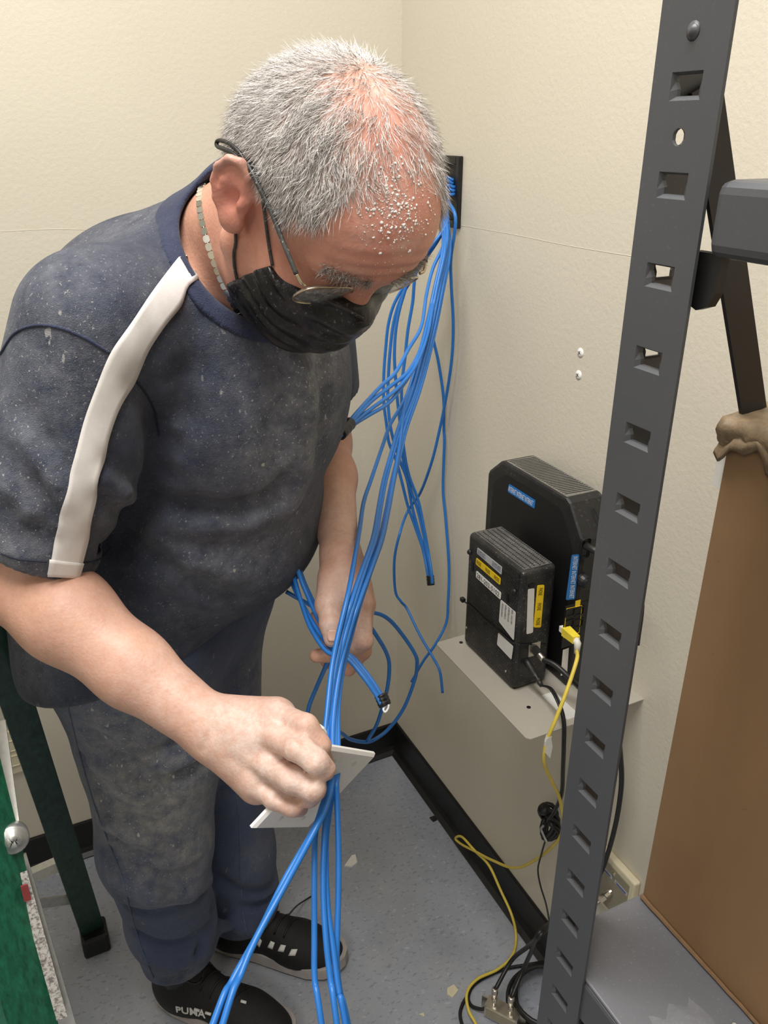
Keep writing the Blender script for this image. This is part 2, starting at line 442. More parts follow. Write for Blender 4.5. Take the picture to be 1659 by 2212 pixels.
# ------------------------------------------------------------------ cardboard box on the shelf
bx0, bx1, by0, by1, bz0, bz1 = -0.357, -0.03, -1.83, -1.216, SZ+0.001, 1.372
box = thing('cardboard_box', ((bx0+bx1)/2, (by0+by1)/2, bz0), 'tall worn brown cardboard box standing on the grey shelf', 'box')
body = MB(); ny, nz = 14, 12
def bow(s, t): return 0.006*math.sin(math.pi*s)*math.sin(math.pi*min(1, t*1.1))
front = []
for j in range(nz+1):
    for i in range(ny+1):
        s = i/ny; t = j/nz
        front.append((bx0-bow(s, t), by1+(by0-by1)*s, bz0+(bz1-bz0)*t))
fs = [(j*(ny+1)+i, j*(ny+1)+i+1, (j+1)*(ny+1)+i+1, (j+1)*(ny+1)+i) for j in range(nz) for i in range(ny)]
body.add(front, fs)
body.add([(bx0, by1, bz0), (bx1, by1, bz0), (bx1, by1, bz1), (bx0, by1, bz1)], [(0, 1, 2, 3)])
body.add([(bx0, by0, bz0), (bx1, by0, bz0), (bx1, by0, bz1), (bx0, by0, bz1)], [(3, 2, 1, 0)])
body.add([(bx1, by0, bz0), (bx1, by1, bz0), (bx1, by1, bz1), (bx1, by0, bz1)], [(0, 1, 2, 3)])
body.build('carton', M['card'], box)
# top: two flaps and the wrinkled tape over the near edge
MB().box((bx0, by0, bz1-0.004), ((bx0+bx1)/2-.002, by1, bz1)).build('flap', M['card'], box)
MB().box(((bx0+bx1)/2+.002, by0, bz1-0.004), (bx1, by1, bz1)).build('flap', M['card'], box)
tp = []; nu, nv = 60, 18
for j in range(nv+1):
    for i in range(nu+1):
        s = i/nu; t = j/nv
        y = by1+0.006-0.30*s
        r = 0.0010*math.sin(19*s+3*t)*math.sin(7*t+2)+0.0010*math.sin(43*s+9*t)+0.0006*math.sin(117*s+31*t)
        if t < 0.45:
            q = t/0.45; tp.append((bx0+0.075*(1-q)-0.004*q+0, y, bz1+0.004+0.006*math.sin(math.pi*q*0.8)+r*1.4))
        else:
            q = (t-0.45)/0.55; tp.append((bx0-0.003-0.002*abs(math.sin(5*q+9*s))+r*1.2, y, bz1+0.004-q*(0.017+0.007*math.sin(37*s+1)+0.004*math.sin(91*s)+0.006*s)))
fs = [(j*(nu+1)+i, j*(nu+1)+i+1, (j+1)*(nu+1)+i+1, (j+1)*(nu+1)+i) for j in range(nv) for i in range(nu)]
tpo = obj('torn_tape', tp, fs, M['packtape'], box, smooth=True)
m = tpo.modifiers.new('thick', 'SOLIDIFY'); m.thickness = 0.002
MB().box((bx0+0.004, by1, bz1-0.048), (bx0+0.006, by1+0.011, bz1-0.014)).build('paper_scrap', M['labelwhite'], box)
eg = MB(); pts = []
for i in range(24):
    s = i/23; pts.append((bx0-0.002-0.0005*abs(math.sin(s*40)), by1-0.30*s, bz0+0.002))
eg.tube(pts, [0.0022-0.0015*i/23 for i in range(24)], 6).build('crushed_bottom_edge', M['cardedge'], box)

# ------------------------------------------------------------------ small clear bag of wall anchors on the shelf
bc = onz(1478, 2178, SZ)
bag = thing('anchor_bag', (bc[0], bc[1], SZ), 'small clear plastic bag with white anchors on the grey shelf', 'bag')
t = NT('clear_plastic_film'); v = t.coord(); t.bump(t.noise(v, 90, 4), 0.9, 0.004)
M['film'] = t.set((0.9, 0.92, 0.95, 1), 0.12, **{'Alpha': 0.07})
bv = []; n1, n2 = 12, 12
for j in range(n2+1):
    for i in range(n1+1):
        s = i/n1-0.5; t_ = j/n2-0.5
        hgt = 0.014*max(0, 1-(2*s)**2)*max(0, 1-(2*t_)**2)+0.0035*abs(math.sin(23*s+5*t_)*math.cos(17*t_))+0.001
        bv.append((bc[0]-0.012+(0.046+0.006*math.sin(9*t_))*s, bc[1]-0.030+(0.066+0.008*math.sin(11*s+1))*t_, SZ+hgt))
obj('film', bv, [(j*(n1+1)+i, j*(n1+1)+i+1, (j+1)*(n1+1)+i+1, (j+1)*(n1+1)+i) for j in range(n2) for i in range(n1)], M['film'], bag, smooth=True)
for k in range(5):
    a = 0.5+0.35*k; c = np.array([bc[0]-0.020+0.009*k, bc[1]-0.04-0.005*(k % 2), SZ+0.0055])
    d = np.array([math.sin(a), math.cos(a), 0.05])
    MB().tube([c, c+d*0.012, c+d*0.026], [0.0042, 0.0038, 0.002], 8).build('wall_anchor', M['white'], bag, smooth=True)

# ================================================================== modem shelf on the right wall
MS = 0.760
sh = thing('modem_shelf', (-0.11, -0.71, MS), 'small grey metal shelf on the wall carrying the two modems', 'shelf')
PS = [(0, -0.572), (-0.211, -0.572), (-0.2165, -0.578), (-0.2165, -0.842), (-0.211, -0.848), (0, -0.848)]
MB().prism(PS, MS-0.0018, MS, lambda u, v, w: (u, v, w)).build('plate', M['shelfmetal'], sh)
for px, py in ((996, 1388), (1142, 1528)):
    c = onz(px, py, MS); MB().lathe([(0.0033, 0.0006), (0.0034, 0)], c, (0, 0, 1), 12).build('screw_hole', M['dark'], sh)
c = onz(1215, 1525, MS)
st_ = MB().box((c[0]-0.014, c[1]-0.03, MS), (c[0]+0.010, c[1]+0.035, MS+0.0006)); st_.build('paper_strip', M['labelwhite'], sh)

M['dustgrey'] = dusty('dust_covered_black_plastic', (104, 101, 95), 0.6, (214, 211, 204), 0.9, 420)
M['dustgrey2'] = dusty('dust_covered_modem_top', (78, 77, 74), 0.55, (222, 220, 214), 1.0, 380)
def disc_grid(n, m): return [(i, j) for i in range(n) for j in range(m)]
# ------------------------------------------------------------------ tall router (gateway)
rx0, rx1 = -0.090, -0.024; ryl, ryr = -0.513, -0.772; rz0, rz1 = MS, 1.069
router = thing('router', ((rx0+rx1)/2, (ryl+ryr)/2, MS), 'tall black router with chamfered top corners behind the modem', 'router')
ch = 0.038
PR = [(ryl+0.004, rz0), (ryl, rz0+0.006), (ryl, rz1-ch), (ryl-0.004, rz1-ch+0.008), (ryl-ch+0.004, rz1-0.004), (ryl-ch-0.006, rz1), (ryr+ch+0.012, rz1), (ryr+ch+0.002, rz1-0.005), (ryr+0.005, rz1-ch-0.014), (ryr, rz1-ch-0.028), (ryr, rz0+0.006), (ryr+0.004, rz0)]
def shrink(P, d):
    c = np.mean(np.array(P), 0); return [tuple(np.array(p)+(c-np.array(p))/np.linalg.norm(c-np.array(p))*d) for p in P]
rb = MB(); n = len(PR); rings = [(shrink(PR, 0.006), rx0), (shrink(PR, 0.0015), rx0+0.0015), (PR, rx0+0.005), (PR, rx1-0.006), (shrink(PR, 0.004), rx1)]
vs = [(x, y, z) for P, x in rings for y, z in P]
fs = [(k*n+i, k*n+(i+1) % n, (k+1)*n+(i+1) % n, (k+1)*n+i) for k in range(len(rings)-1) for i in range(n)]+[tuple(range(n)), tuple(((len(rings)-1)*n+i) for i in range(n))[::-1]]
rb.add(vs, fs).build('housing', M['blackplastic'], router)
PF = shrink(PR, 0.024); PFr = []
for i in range(n): PFr.append(PF[i])
MB().prism(PFr, rx0-0.0006, rx0+0.001, lambda u, v, w: (w, u, v)).build('front_panel', M['dark'], router)
MB().box((rx0+0.005, ryr+ch+0.014, rz1-0.002), (rx1-0.005, ryl-ch-0.008, rz1+0.0002)).build('vent_panel', M['dustgrey'], router)
# vent slots in the top
for k in range(26):
    y = ryl-ch-0.012-k*(abs(ryr-ryl)-2*ch-0.036)/25
    MB().add([(rx0+0.008, y+0.0010, rz1+0.0004), (rx0+0.008, y-0.0016, rz1+0.0004), (rx1-0.008, y-0.0046, rz1+0.0004), (rx1-0.008, y-0.0020, rz1+0.0004)], [(0, 1, 2, 3)]).build('vent_slot', M['ink'], router)
# chamfer button outline
bA = np.array([rx0+0.018, ryr+0.0265, rz1-0.018]); bB = np.array([rx0+0.046, ryr+0.0125, rz1-0.036])
bt = MB(); loop = []
cn = np.array([0, -0.66, 0.75])
for i in range(25):
    a = 2*math.pi*i/24; s = 0.5+0.5*math.cos(a)
    pq = np.array([(rx0+rx1)/2+0.004+0.0035*math.cos(a), ryr+0.0205+0.0095*math.sin(a), rz1-0.0275+0.0112*math.sin(a)])
    loop.append(pq+cn*0.0006)
bt.tube(loop, 0.0005, 5, False).build('button', M['ink'], router)
def on_side(px, py): return ony(px, py, ryr-0.0008)
def label_quad(mb_pts, name, mat, parent, off):
    """rounded label through four corners (tl,tr,br,bl), lifted along off"""
    P = [np.array(p, float) for p in mb_pts]; out = []
    for i in range(4):
        a, b, c_ = P[i-1], P[i], P[(i+1) % 4]; da = (a-b)/np.linalg.norm(a-b); dc = (c_-b)/np.linalg.norm(c_-b)
        r = 0.0022
        out += [b+da*r, b+(da+dc)*r*0.3, b+dc*r]
    off = np.array(off, float); k = len(out)
    vs = [p+off*1.0 for p in out]+[p for p in out]
    return obj(name, vs, [tuple(range(k))]+[(i, k+i, k+(i+1) % k, (i+1) % k) for i in range(k)], mat, parent)
OFX = np.array([-0.0006, 0, 0]); OFY = np.array([0, -0.0006, 0])
def labelled(parent, corners, mat, off, texts, inkm, name='label'):
    lb = label_quad(corners, name, mat, parent, off)
    tl, tr, br_, bl = [np.array(p, float) for p in corners]; ux = tr-tl; uy = tl-bl
    for (s, u, v, hgt, wid) in texts:
        c_ = bl+ux*u+uy*v+np.array(off)*1.6
        lettering('lettering', s, np.linalg.norm(uy)*hgt*1.4, c_, ux, uy, inkm, lb, width=np.linalg.norm(ux)*wid, bold=0.0)
    return lb
F = lambda px, py: onx(px, py, rx0-0.0008)
labelled(router, [F(1100, 1045), F(1157, 1081), F(1155, 1099), F(1097, 1062)], M['labelblue'], OFX,
         [('INTERNET INTERNET INTERNET', 0.49, 0.50, 0.62, 0.93)], M['inkwhite'])
S_ = on_side
labelled(router, [S_(1251, 1197), S_(1241, 1294), S_(1222, 1296), S_(1235, 1199)], M['labelblue'], OFY,
         [('INTERNET INTERNET INTERNET', 0.5, 0.5, 0.62, 0.93)], M['inkwhite'])
# port block with four sockets
def side_box(px0, py0, px1, py1, d0, d1, name, mat, bev=0.0):
    a = ony(px0, py0, ryr); b = ony(px1, py1, ryr)
    return MB().box((min(a[0], b[0]), ryr-d1, min(a[2], b[2])), (max(a[0], b[0]), ryr-d0, max(a[2], b[2])), bev).build(name, mat, router)
side_box(1222, 1310, 1262, 1385, -0.001, 0.0006, 'port_panel', M['ink'])
for (px, py) in ((1231, 1322), (1251, 1319), (1229, 1347), (1249, 1345)):
    a = ony(px, py, ryr)
    fr = MB()
    for lo, hi in (((-0.0085, -0.007), (0.0085, -0.0055)), ((-0.0085, 0.0055), (0.0085, 0.007)), ((-0.0085, -0.0055), (-0.007, 0.0055)), ((0.007, -0.0055), (0.0085, 0.0055))):
        fr.box((a[0]+lo[0], ryr-0.0022, a[2]+lo[1]), (a[0]+hi[0], ryr-0.0004, a[2]+hi[1]))
    fr.build('port', M['black'], router)
lp = [ony(x, y, ryr-0.0012) for x, y in ((1224, 1315), (1257, 1308), (1251, 1366), (1217, 1378), (1224, 1315))]
MB().tube(lp, 0.0004, 4, False).build('port_outline', M['labelyellow'], router)
side_box(1243, 1298, 1252, 1309, 0.0004, 0.0009, 'yellow_mark', M['labelyellow'])
lpw = [ony(x, y, ryr-0.0016) for x, y in ((1216, 1404), (1229, 1399), (1225, 1455), (1211, 1460))]
obj('white_sticker', lpw, [(0, 1, 2, 3)], M['labelwhite'], router)
# phone plug and screw terminal on the router's side
a = ony(1262, 1180, ryr)
MB().box((a[0]-0.008, ryr-0.002, a[2]-0.018), (a[0]+0.008, ryr-0.0005, a[2]+0.014), 0.004).build('socket', M['ink'], router)
a = ony(1258, 1252, ryr)
MB().lathe([(0.011, -0.001), (0.011, 0.004), (0.0085, 0.010), (0.0085, 0.016), (0.006, 0.0165)], (a[0], ryr, a[2]), (0, -1, 0), 16).build('coax_stub', M['blackplastic'], router, smooth=False)

# ------------------------------------------------------------------ small modem in front
mx0, mx1 = -0.173, -0.1085; myl, myr = -0.591, -0.745; mz0, mz1 = MS, 0.9735
modem = thing('modem', ((mx0+mx1)/2, (myl+myr)/2, MS), 'small black perforated modem with yellow labels in front of the router', 'modem')
MB().box((mx0, myr, mz0+0.002), (mx1, myl, mz1), 0.009, 4).build('housing', M['blackdust'], modem)
MB().box((mx0+0.006, myr+0.006, mz0), (mx1-0.006, myl-0.006, mz0+0.003)).build('foot', M['black'], modem)
def dots(name, pts, nrm, r, mat, parent):
    mb = MB(); nrm = np.array(nrm, float); a = np.cross(nrm, [0.3, 0.5, 0.8]); a /= np.linalg.norm(a); b = np.cross(nrm, a)
    for p in pts:
        mb.add([np.array(p)+r*(math.cos(k*math.pi/3)*a+math.sin(k*math.pi/3)*b) for k in range(6)], [tuple(range(6))])
    o = mb.build(name, mat, parent); o['kind'] = 'stuff'; return o
MB().box((mx0+0.008, myr+0.008, mz1-0.002), (mx1-0.006, myl-0.008, mz1+0.0001)).build('vent_panel', M['dustgrey2'], modem)
top = [(mx0+0.012+0.0088*r, myl-0.012-0.0046*k-(0.0023 if r % 2 else 0), mz1+0.0003) for r in range(6) for k in range(29)]
dots('top_vent_holes', top, (0, 0, 1), 0.00165, M['ink'], modem)
fv = []
for r in range(42):
    for k in range(29):
        y = myl-0.010-0.0047*k-(0.0023 if r % 2 else 0); z = mz1-0.020-0.0045*r
        fv.append((mx0-0.0003, y, z))
dots('front_vent_holes', fv, (-1, 0, 0), 0.0013, M['ink'], modem)
G = lambda px, py: onx(px, py, mx0-0.0006)
def gz(x, y): return G(995+x*200/1659, 1140+y*200/1659)
labelled(modem, [gz(305, 350), gz(748, 705), gz(735, 845), gz(297, 460)], M['labelgrey'], OFX,
         [('COMCAST', 0.19, 0.66, 0.36, 0.30), ('COMCAST', 0.80, 0.66, 0.36, 0.34)], M['ink'])
for u in (0.2, 0.8):
    tl, tr, br_, bl = gz(305, 350), gz(748, 705), gz(735, 845), gz(297, 460)
    c_ = bl+(tr-tl)*u+(tl-bl)*0.26+OFX*1.6
    lettering('lettering', 'BUSINESS', 0.0055, c_, tr-tl, tl-bl, M['inkblue'], modem, width=np.linalg.norm(tr-tl)*0.32)
labelled(modem, [gz(285, 532), gz(722, 905), gz(712, 1030), gz(275, 650)], M['labelyellow'], OFX,
         [('PHONE', 0.13, 0.5, 0.62, 0.18), ('PHONE', 0.50, 0.5, 0.62, 0.18), ('PHONE', 0.86, 0.5, 0.62, 0.19)], M['ink'])
labelled(modem, [gz(285, 765), gz(730, 1165), gz(718, 1290), gz(278, 885)], M['white'], OFX,
         [('281-202-5102', 0.49, 0.5, 0.66, 0.9)], M['ink'])
lab = label_quad([gz(722, 1285), gz(990, 1515), gz(955, 2020), gz(690, 1680)], 'barcode_label', M['labelwhite'], modem, OFX)
lab2 = label_quad([G(1077, 1366), G(1109, 1396), G(1105, 1425), G(1074, 1392)], 'barcode_label', M['labelwhite'], modem, OFX)
tl, tr, br_, bl = gz(722, 1285), gz(990, 1515), gz(955, 2020), gz(690, 1680)
bars = MB()
p = lambda uu, vv: bl+(tr-tl)*uu+((tl-bl)*(1-uu)+(tr-br_)*uu)*vv+OFX*1.6
for k in range(4):
    for q in range(26):
        u = 0.12+0.22*k; v0 = 0.86-0.022*q; wdt = (0.10 if RNG.random() < .75 else 0.04)
        hh = 0.010 if RNG.random() < 0.6 else 0.005
        bars.add([p(u, v0), p(u+wdt, v0), p(u+wdt, v0+hh), p(u, v0+hh)], [(0, 1, 2, 3)])
bars.build('printed_bars', M['ink'], lab)['kind'] = 'stuff'
for px, py in ((995+165*.1206, 1140+435*.1206), (995+965*.1206, 1140+1140*.1206)):
    c_ = onx(px, py, mx0); MB().lathe([(0.0001, 0.0042), (0.0032, 0.0036), (0.0046, 0.001), (0.005, 0)], c_, (-1, 0, 0), 14).build('rubber_foot', M['blackplastic'], modem, smooth=True)
for px, py in ((995+220*.1206, 1140+690*.1206), (995+845*.1206, 1140+1250*.1206)):
    c_ = onx(px, py, mx0); MB().box((c_[0]-0.0012, c_[1]-0.0032, c_[2]-0.008), (c_[0], c_[1]+0.0032, c_[2]+0.008), 0.001).build('keyhole', M['ink'], modem)
for px, py in ((1093, 1450), (1008, 1356)):
    c_ = onx(px, py, mx0); MB().lathe([(0.0001, 0.001), (0.002, 0.001), (0.0022, 0)], c_, (-1, 0, 0), 8).build('screw', M['nickel'], modem)
T_ = lambda px, py: ony(px, py, myr-0.0007)
def tz(x, y): return T_(995+x*200/1659, 1140+y*200/1659)
labelled(modem, [tz(1500, 1020), T_(1168, 1316+39), T_(1152, 1355), tz(1372, 1030)], M['labelyellow'], OFY,
         [('PHONE', 0.15, 0.5, 0.58, 0.17), ('PHONE', 0.50, 0.5, 0.58, 0.17), ('PHONE', 0.85, 0.5, 0.58, 0.17)], M['ink'])
label_quad([tz(1320, 1080), T_(1151, 1366), T_(1137, 1370), tz(1205, 1100)], 'blank_strip', M['labelwhite'], modem, OFY)
MB().box(tuple(tz(1225, 1075)-np.array([0, 0, 0])), tuple(tz(1335, 995)-np.array([0, 0.0012, 0]))).build('cut_out', M['ink'], modem)
def tc(x, y): return T_(1060+x*230/1659, 1280+y*230/1659)
a = tc(680, 880)
MB().box((a[0]-0.011, myr-0.002, a[2]-0.012), (a[0]+0.011, myr, a[2]+0.012), 0.001).build('socket_plate', M['nickel'], modem)
# zip tie round modem and router
zt_ = [onx(1000, 1297, mx0-0.0015), onx(1020, 1312, mx0-0.0015), onx(1045, 1337, mx0-0.0015), onx(1080, 1366, mx0-0.0015), onx(1108, 1388, mx0-0.0015)]
zt_ += [np.array([mx0+0.004, myr-0.0014, zt_[-1][2]]), T_(1165, 1391), T_(1178, 1391)]
ztn = thing('cable_tie', zt_[2], 'thin black cable tie strapped around the modem', 'cable tie')
MB().tube(zt_, 0.0013, 6).build('strap', M['black'], ztn)
MB().box(tuple(zt_[0]-np.array([.003, .003, .003])), tuple(zt_[0]+np.array([.004, .006, .004])), .001).build('lock', M['black'], ztn)
MB().tube([onx(1052, 1343, mx0-0.003)+np.array([-.002, 0, 0]), onx(1052, 1349, mx0-0.003)+np.array([-.005, 0, 0])], 0.0025, 6).build('tail', M['black'], ztn)
# ================================================================== power and data leads around the modems
def lead(name, pts, r, mat, label, category, group=None, sides=10, per=8, parent=None):
    mb = MB().tube(smooth_path(pts, per), r, sides)
    o = mb.build(name, mat, parent, smooth=True)
    if parent is None: prop(o, label, category, group)
    return o
def onw(px, py, r=0.004):
    p = onz(px, py, r); return p if p[0] < -0.034 else onx(px, py, -0.034)
# yellow patch lead: plug, boot, cable, tag
pq = ony(1232, 1368, ryr-0.008)
ylw = thing('patch_cable', (pq[0], pq[1], 0.0), 'yellow network patch cable from the router down onto the floor', 'cable')
ya = ony(1219, 1360, ryr+0.002); yb = ony(1247, 1384, ryr-0.034); ydir = (yb-ya)/np.linalg.norm(yb-ya)
yu = np.array([0, 0, 1.0])-ydir*ydir[2]; yu /= np.linalg.norm(yu); yw = np.cross(ydir, yu)
def beam_box(a, d, u, w, L, hu, hw, name, mat, parent, taper=1.0):
    vs = []
    for t, k in ((0, 1.0), (L, taper)):
        for su, sw in ((-1, -1), (-1, 1), (1, 1), (1, -1)): vs.append(np.array(a)+d*t+u*su*hu*k+w*sw*hw*k)
    return MB().add(vs, [(0, 1, 2, 3), (7, 6, 5, 4), (0, 4, 5, 1), (1, 5, 6, 2), (2, 6, 7, 3), (3, 7, 4, 0)]).build(name, mat, parent)
beam_box(ya-ydir*0.006, ydir, yu, yw, 0.010, 0.0045, 0.0055, 'plug', M['white'], ylw)
beam_box(ya+ydir*0.004, ydir, yu, yw, 0.030, 0.0068, 0.0072, 'boot', M['yellowplug'], ylw, 0.82)
y2 = ya+ydir*0.034
yd2 = np.array([0.05, -0.12, -1.0]); yd2 /= np.linalg.norm(yd2)
MB().tube([y2-ydir*.003, y2+ydir*0.003+yd2*0.004, y2+yd2*0.022], [0.0055, 0.0055, 0.004], 10).build('strain_relief', M['labelwhite'], ylw, smooth=True)
yp = [y2+yd2*0.018, ony(1246, 1425, -0.832), ony(1225, 1490, -0.852), ony(1200, 1555, -0.862), ony(1182, 1600, -0.862), ony(1175, 1645, -0.858),
      onx(1190, 1684, -0.16), onx(1208, 1722, -0.11), onx(1216, 1775, -0.075), onx(1205, 1815, -0.055), onx(1159, 1856, -0.04), onx(1112, 1875, -0.035),
      onw(1065, 1859), onw(1028, 1840), onw(996, 1823), onw(984, 1811), onw(998, 1808), onw(1026, 1838), onw(1056, 1869), onw(1081, 1922),
      onw(1106, 1978), onw(1115, 2025), onz(1106, 2065, 0.010), onz(1075, 2094, 0.016), onz(1031, 2115, 0.020), onz(1009, 2144, 0.020), onz(1012, 2181, 0.018), onz(1028, 2212, 0.014), onz(1050, 2260, 0.006)]
lead('cable', yp, 0.0029, M['yellow'], None, None, parent=ylw)
tgp = ony(1180, 1606, -0.862)
MB().add([tgp+np.array([0.004, -.004, 0.014]), tgp+np.array([-0.004, -.004, 0.012]), tgp+np.array([-0.004, -.004, -0.012]), tgp+np.array([0.006, -.005, -0.026]), tgp+np.array([0.009, -.004, -0.006])], [(0, 1, 2, 3, 4)]).build('paper_tag', M['labelwhite'], ylw)
MB().tube([yp[4]+(yp[3]-yp[4])*.25, yp[4], yp[4]+(yp[5]-yp[4])*.5], 0.0042, 8).build('tag_sleeve', M['labelwhite'], ylw)

# coax on the modem
ca = tc(680, 880); cb = tc(740, 960)+np.array([0.006, -0.028, -0.004])
cx = thing('coax_cable', (ca[0], ca[1], ca[2]), 'thick grey-black coax cable screwed to the modem side', 'cable')
cdir = np.array([0.10, -0.95, -0.30]); cdir /= np.linalg.norm(cdir)
MB().lathe([(0.0075, 0), (0.0075, 0.010), (0.006, 0.011)], ca, cdir, 6).build('nut', M['blackplastic'], cx)
MB().lathe([(0.0052, 0.011), (0.0055, 0.013), (0.005, 0.020), (0.0045, 0.023)], ca, cdir, 14).build('ferrule', M['nickel'], cx, smooth=True)
cst = ca+cdir*0.022
lead('cable', [cst, ony(1200, 1437, cst[1]-0.02), ony(1232, 1466, cst[1]-0.045), ony(1260, 1495, cst[1]-0.06), ony(1290, 1540, -0.90), onx(1315, 1562, -0.09), onx(1334, 1592, -0.060), onx(1341, 1640, -0.040), onx(1342, 1700, -0.034), onx(1330, 1780, -0.030),
               onx(1307, 1862, -0.034), onx(1282, 1915, -0.040), onx(1268, 1948, -0.040), onx(1262, 1975, -0.030)], 0.0042, M['blackcable'], None, None, parent=cx)

# barrel plug and twin power lead
pa = tc(560, 1075)
pw = thing('power_lead', (pa[0], pa[1], pa[2]), 'black twin power lead from the modem, hanging in a tied knot', 'cable')
pdr = np.array([0.14, -0.80, -0.58]); pdr /= np.linalg.norm(pdr)
MB().lathe([(0.0055, -0.004), (0.0058, 0.006), (0.005, 0.020), (0.0036, 0.030), (0.0045, 0.031), (0.0045, 0.034), (0.0032, 0.035), (0.0042, 0.036), (0.0042, 0.039), (0.003, 0.044)], pa, pdr, 14).build('barrel_plug', M['blackplastic'], pw, smooth=True)
ps = pa+pdr*0.042
pth = smooth_path([ps, ony(1190, 1488, -0.812), ony(1209, 1523, -0.842), ony(1218, 1560, -0.856), ony(1218, 1610, -0.860), onx(1216, 1665, -0.14), onx(1213, 1715, -0.11), onx(1198, 1752, -0.085), onx(1183, 1775, -0.07)], 8)
MB().tube(pth+np.array([0.0012, -0.0012, 0]), 0.0017, 8).build('cable', M['blackcable'], pw, smooth=True)
MB().tube(pth-np.array([0.0012, -0.0012, 0.0005]), 0.0017, 8).build('cable', M['blackcable'], pw, smooth=True)
kc = onx(1186, 1778, -0.065)
for k in range(4):
    lp = []
    for i in range(22):
        a = 2*math.pi*i/21; lp.append(kc+np.array([0.010*math.sin(a*2+k), 0.016*math.cos(a)+0.004*k-.006, 0.030*math.sin(a)*(0.8+.12*k)+0.006*math.cos(2*a+k)]))
    MB().tube(lp, 0.0042, 8).build('coil', M['blackcable'], pw, smooth=True)
MB().lathe([(0.0, 0), (0.009, 0.001), (0.011, 0.008), (0.009, 0.016), (0.004, 0.018)], onx(1178, 1752, -0.075), (-0.5, -0.2, 0.8), 14).build('plug_cap', M['black'], pw, smooth=True)
MB().tube(smooth_path([kc+np.array([-.016, -.004, .004]), kc+np.array([-.014, .002, -.012]), kc+np.array([-.012, -.014, -.028])], 4), 0.0022, 6).build('twist_tie', M['alu'], pw)
lead('tail', [kc+np.array([0, 0, -.02]), onx(1168, 1850, -0.05), onx(1162, 1880, -0.045), onx(1168, 1915, -0.04), onx(1180, 1955, -0.04), onx(1190, 2010, -0.05)], 0.0017, M['blackcable'], None, None, parent=pw)

# router antenna-like phone plug lead (goes right, behind the post)
a = ony(1264, 1178, ryr-0.004)
pp = thing('phone_lead', (a[0], a[1], a[2]), 'stubby black plug in the upper socket of the router', 'plug')
MB().tube([a, a+np.array([0.012, -0.030, -0.006])], [0.006, 0.005], 10).build('plug', M['blackplastic'], pp, smooth=True)
MB().tube(smooth_path([a+np.array([0.012, -0.03, -0.006]), a+np.array([0.03, -0.06, -0.015]), a+np.array([0.035, -0.09, -0.05]), a+np.array([0.03, -0.1, -0.12])], 6), 0.0028, 8).build('cable', M['blackcable'], pp, smooth=True)

# ------------------------------------------------------------------ coax wall plate low on the right wall
wp0 = onx(1307, 1822, 0); wp1 = onx(1386, 1904, 0)
zt2 = (wp0[2]+wp1[2])/2; yl2, yr2 = wp0[1], wp1[1]
wpl = thing('coax_wall_plate', (0, (yl2+yr2)/2, zt2-0.118), 'cream coax wall plate low on the wall behind the shelf', 'wall plate')
MB().box((-0.014, yr2, zt2-0.118), (0, yl2, zt2), 0.003).build('frame', M['almond'], wpl)
MB().box((-0.0155, yr2+0.010, zt2-0.108), (-0.0135, yl2-0.010, zt2-0.012), 0.0008).build('cover', M['brass'], wpl)
for u in (0.25, 0.76):
    pp_ = (-0.0158, yl2-0.008+(yr2-yl2+0.016)*u, zt2-0.034)
    MB().box((-0.0160, pp_[1]-0.016, pp_[2]-0.0035), (-0.0155, pp_[1]+0.016, pp_[2]+0.0035)).build('label_strip', M['labelgrey'], wpl)
    for dz_, hw_ in ((0.0013, 0.013), (-0.0013, 0.011)):
        MB().box((-0.0163, pp_[1]-hw_, pp_[2]+dz_-0.0008), (-0.0160, pp_[1]+hw_, pp_[2]+dz_+0.0008)).build('print_line', M['inkblue'], wpl)
sc = (-0.0155, (yl2+yr2)/2, zt2-0.022)
MB().lathe([(0.0034, 0), (0.0034, 0.002), (0.0022, 0.003)], sc, (-1, 0, 0), 12).build('screw', M['nickel'], wpl)
cc = onx(1318, 1927, -0.018)
cdr = np.array([-0.75, 0.15, -0.62]); cdr /= np.linalg.norm(cdr)
MB().lathe([(0.0048, -0.004), (0.0060, 0.0), (0.0060, 0.010)], cc, cdr, 14).build('f_connector', M['nickel'], wpl)
MB().lathe([(0.0066, 0.011), (0.0066, 0.023), (0.005, 0.024)], cc, cdr, 6).build('hex_nut', M['nickel'], wpl)
MB().lathe([(0.0042, 0.024), (0.0042, 0.034), (0.0050, 0.035), (0.0050, 0.048), (0.0035, 0.049), (0.0035, 0.09)], cc, cdr, 12).build('coax_end', M['nickel'], wpl)

# ------------------------------------------------------------------ splitter on the floor, its coax leads and a coil
sp0 = onz(1052, 2160, 0.035); sp1 = onz(1122, 2196, 0.035)
sd = (sp1-sp0); sd[2] = 0; sl = np.linalg.norm(sd); sd /= sl; sn = np.array([-sd[1], sd[0], 0])
spl = thing('cable_splitter', ((sp0[0]+sp1[0])/2, (sp0[1]+sp1[1])/2, 0.0), 'silver metal coax splitter lying on the floor', 'splitter')
def obox(c0, d, n_, L, w0, w1, z0_, z1_, name, mat, parent, bev=0):
    vs = [c0+d*a+n_*b for a in (0, L) for b in (w0, w1)]
    P = [(vs[0][0], vs[0][1]), (vs[1][0], vs[1][1]), (vs[3][0], vs[3][1]), (vs[2][0], vs[2][1])]
    return MB().prism(P, z0_, z1_, lambda u, v, w: (u, v, w)).build(name, mat, parent)
obox(sp0, sd, sn, sl, -0.012, 0.012, 0.004, 0.036, 'body', M['nickel'], spl)
obox(sp0+sd*0.004, sd, sn, sl-0.008, -0.0135, -0.012, 0.008, 0.032, 'face_plate', M['brass'], spl)
obox(sp0-sd*0.012, sd, sn, 0.012, 0.004, 0.007, 0.004, 0.034, 'ear', M['nickel'], spl)
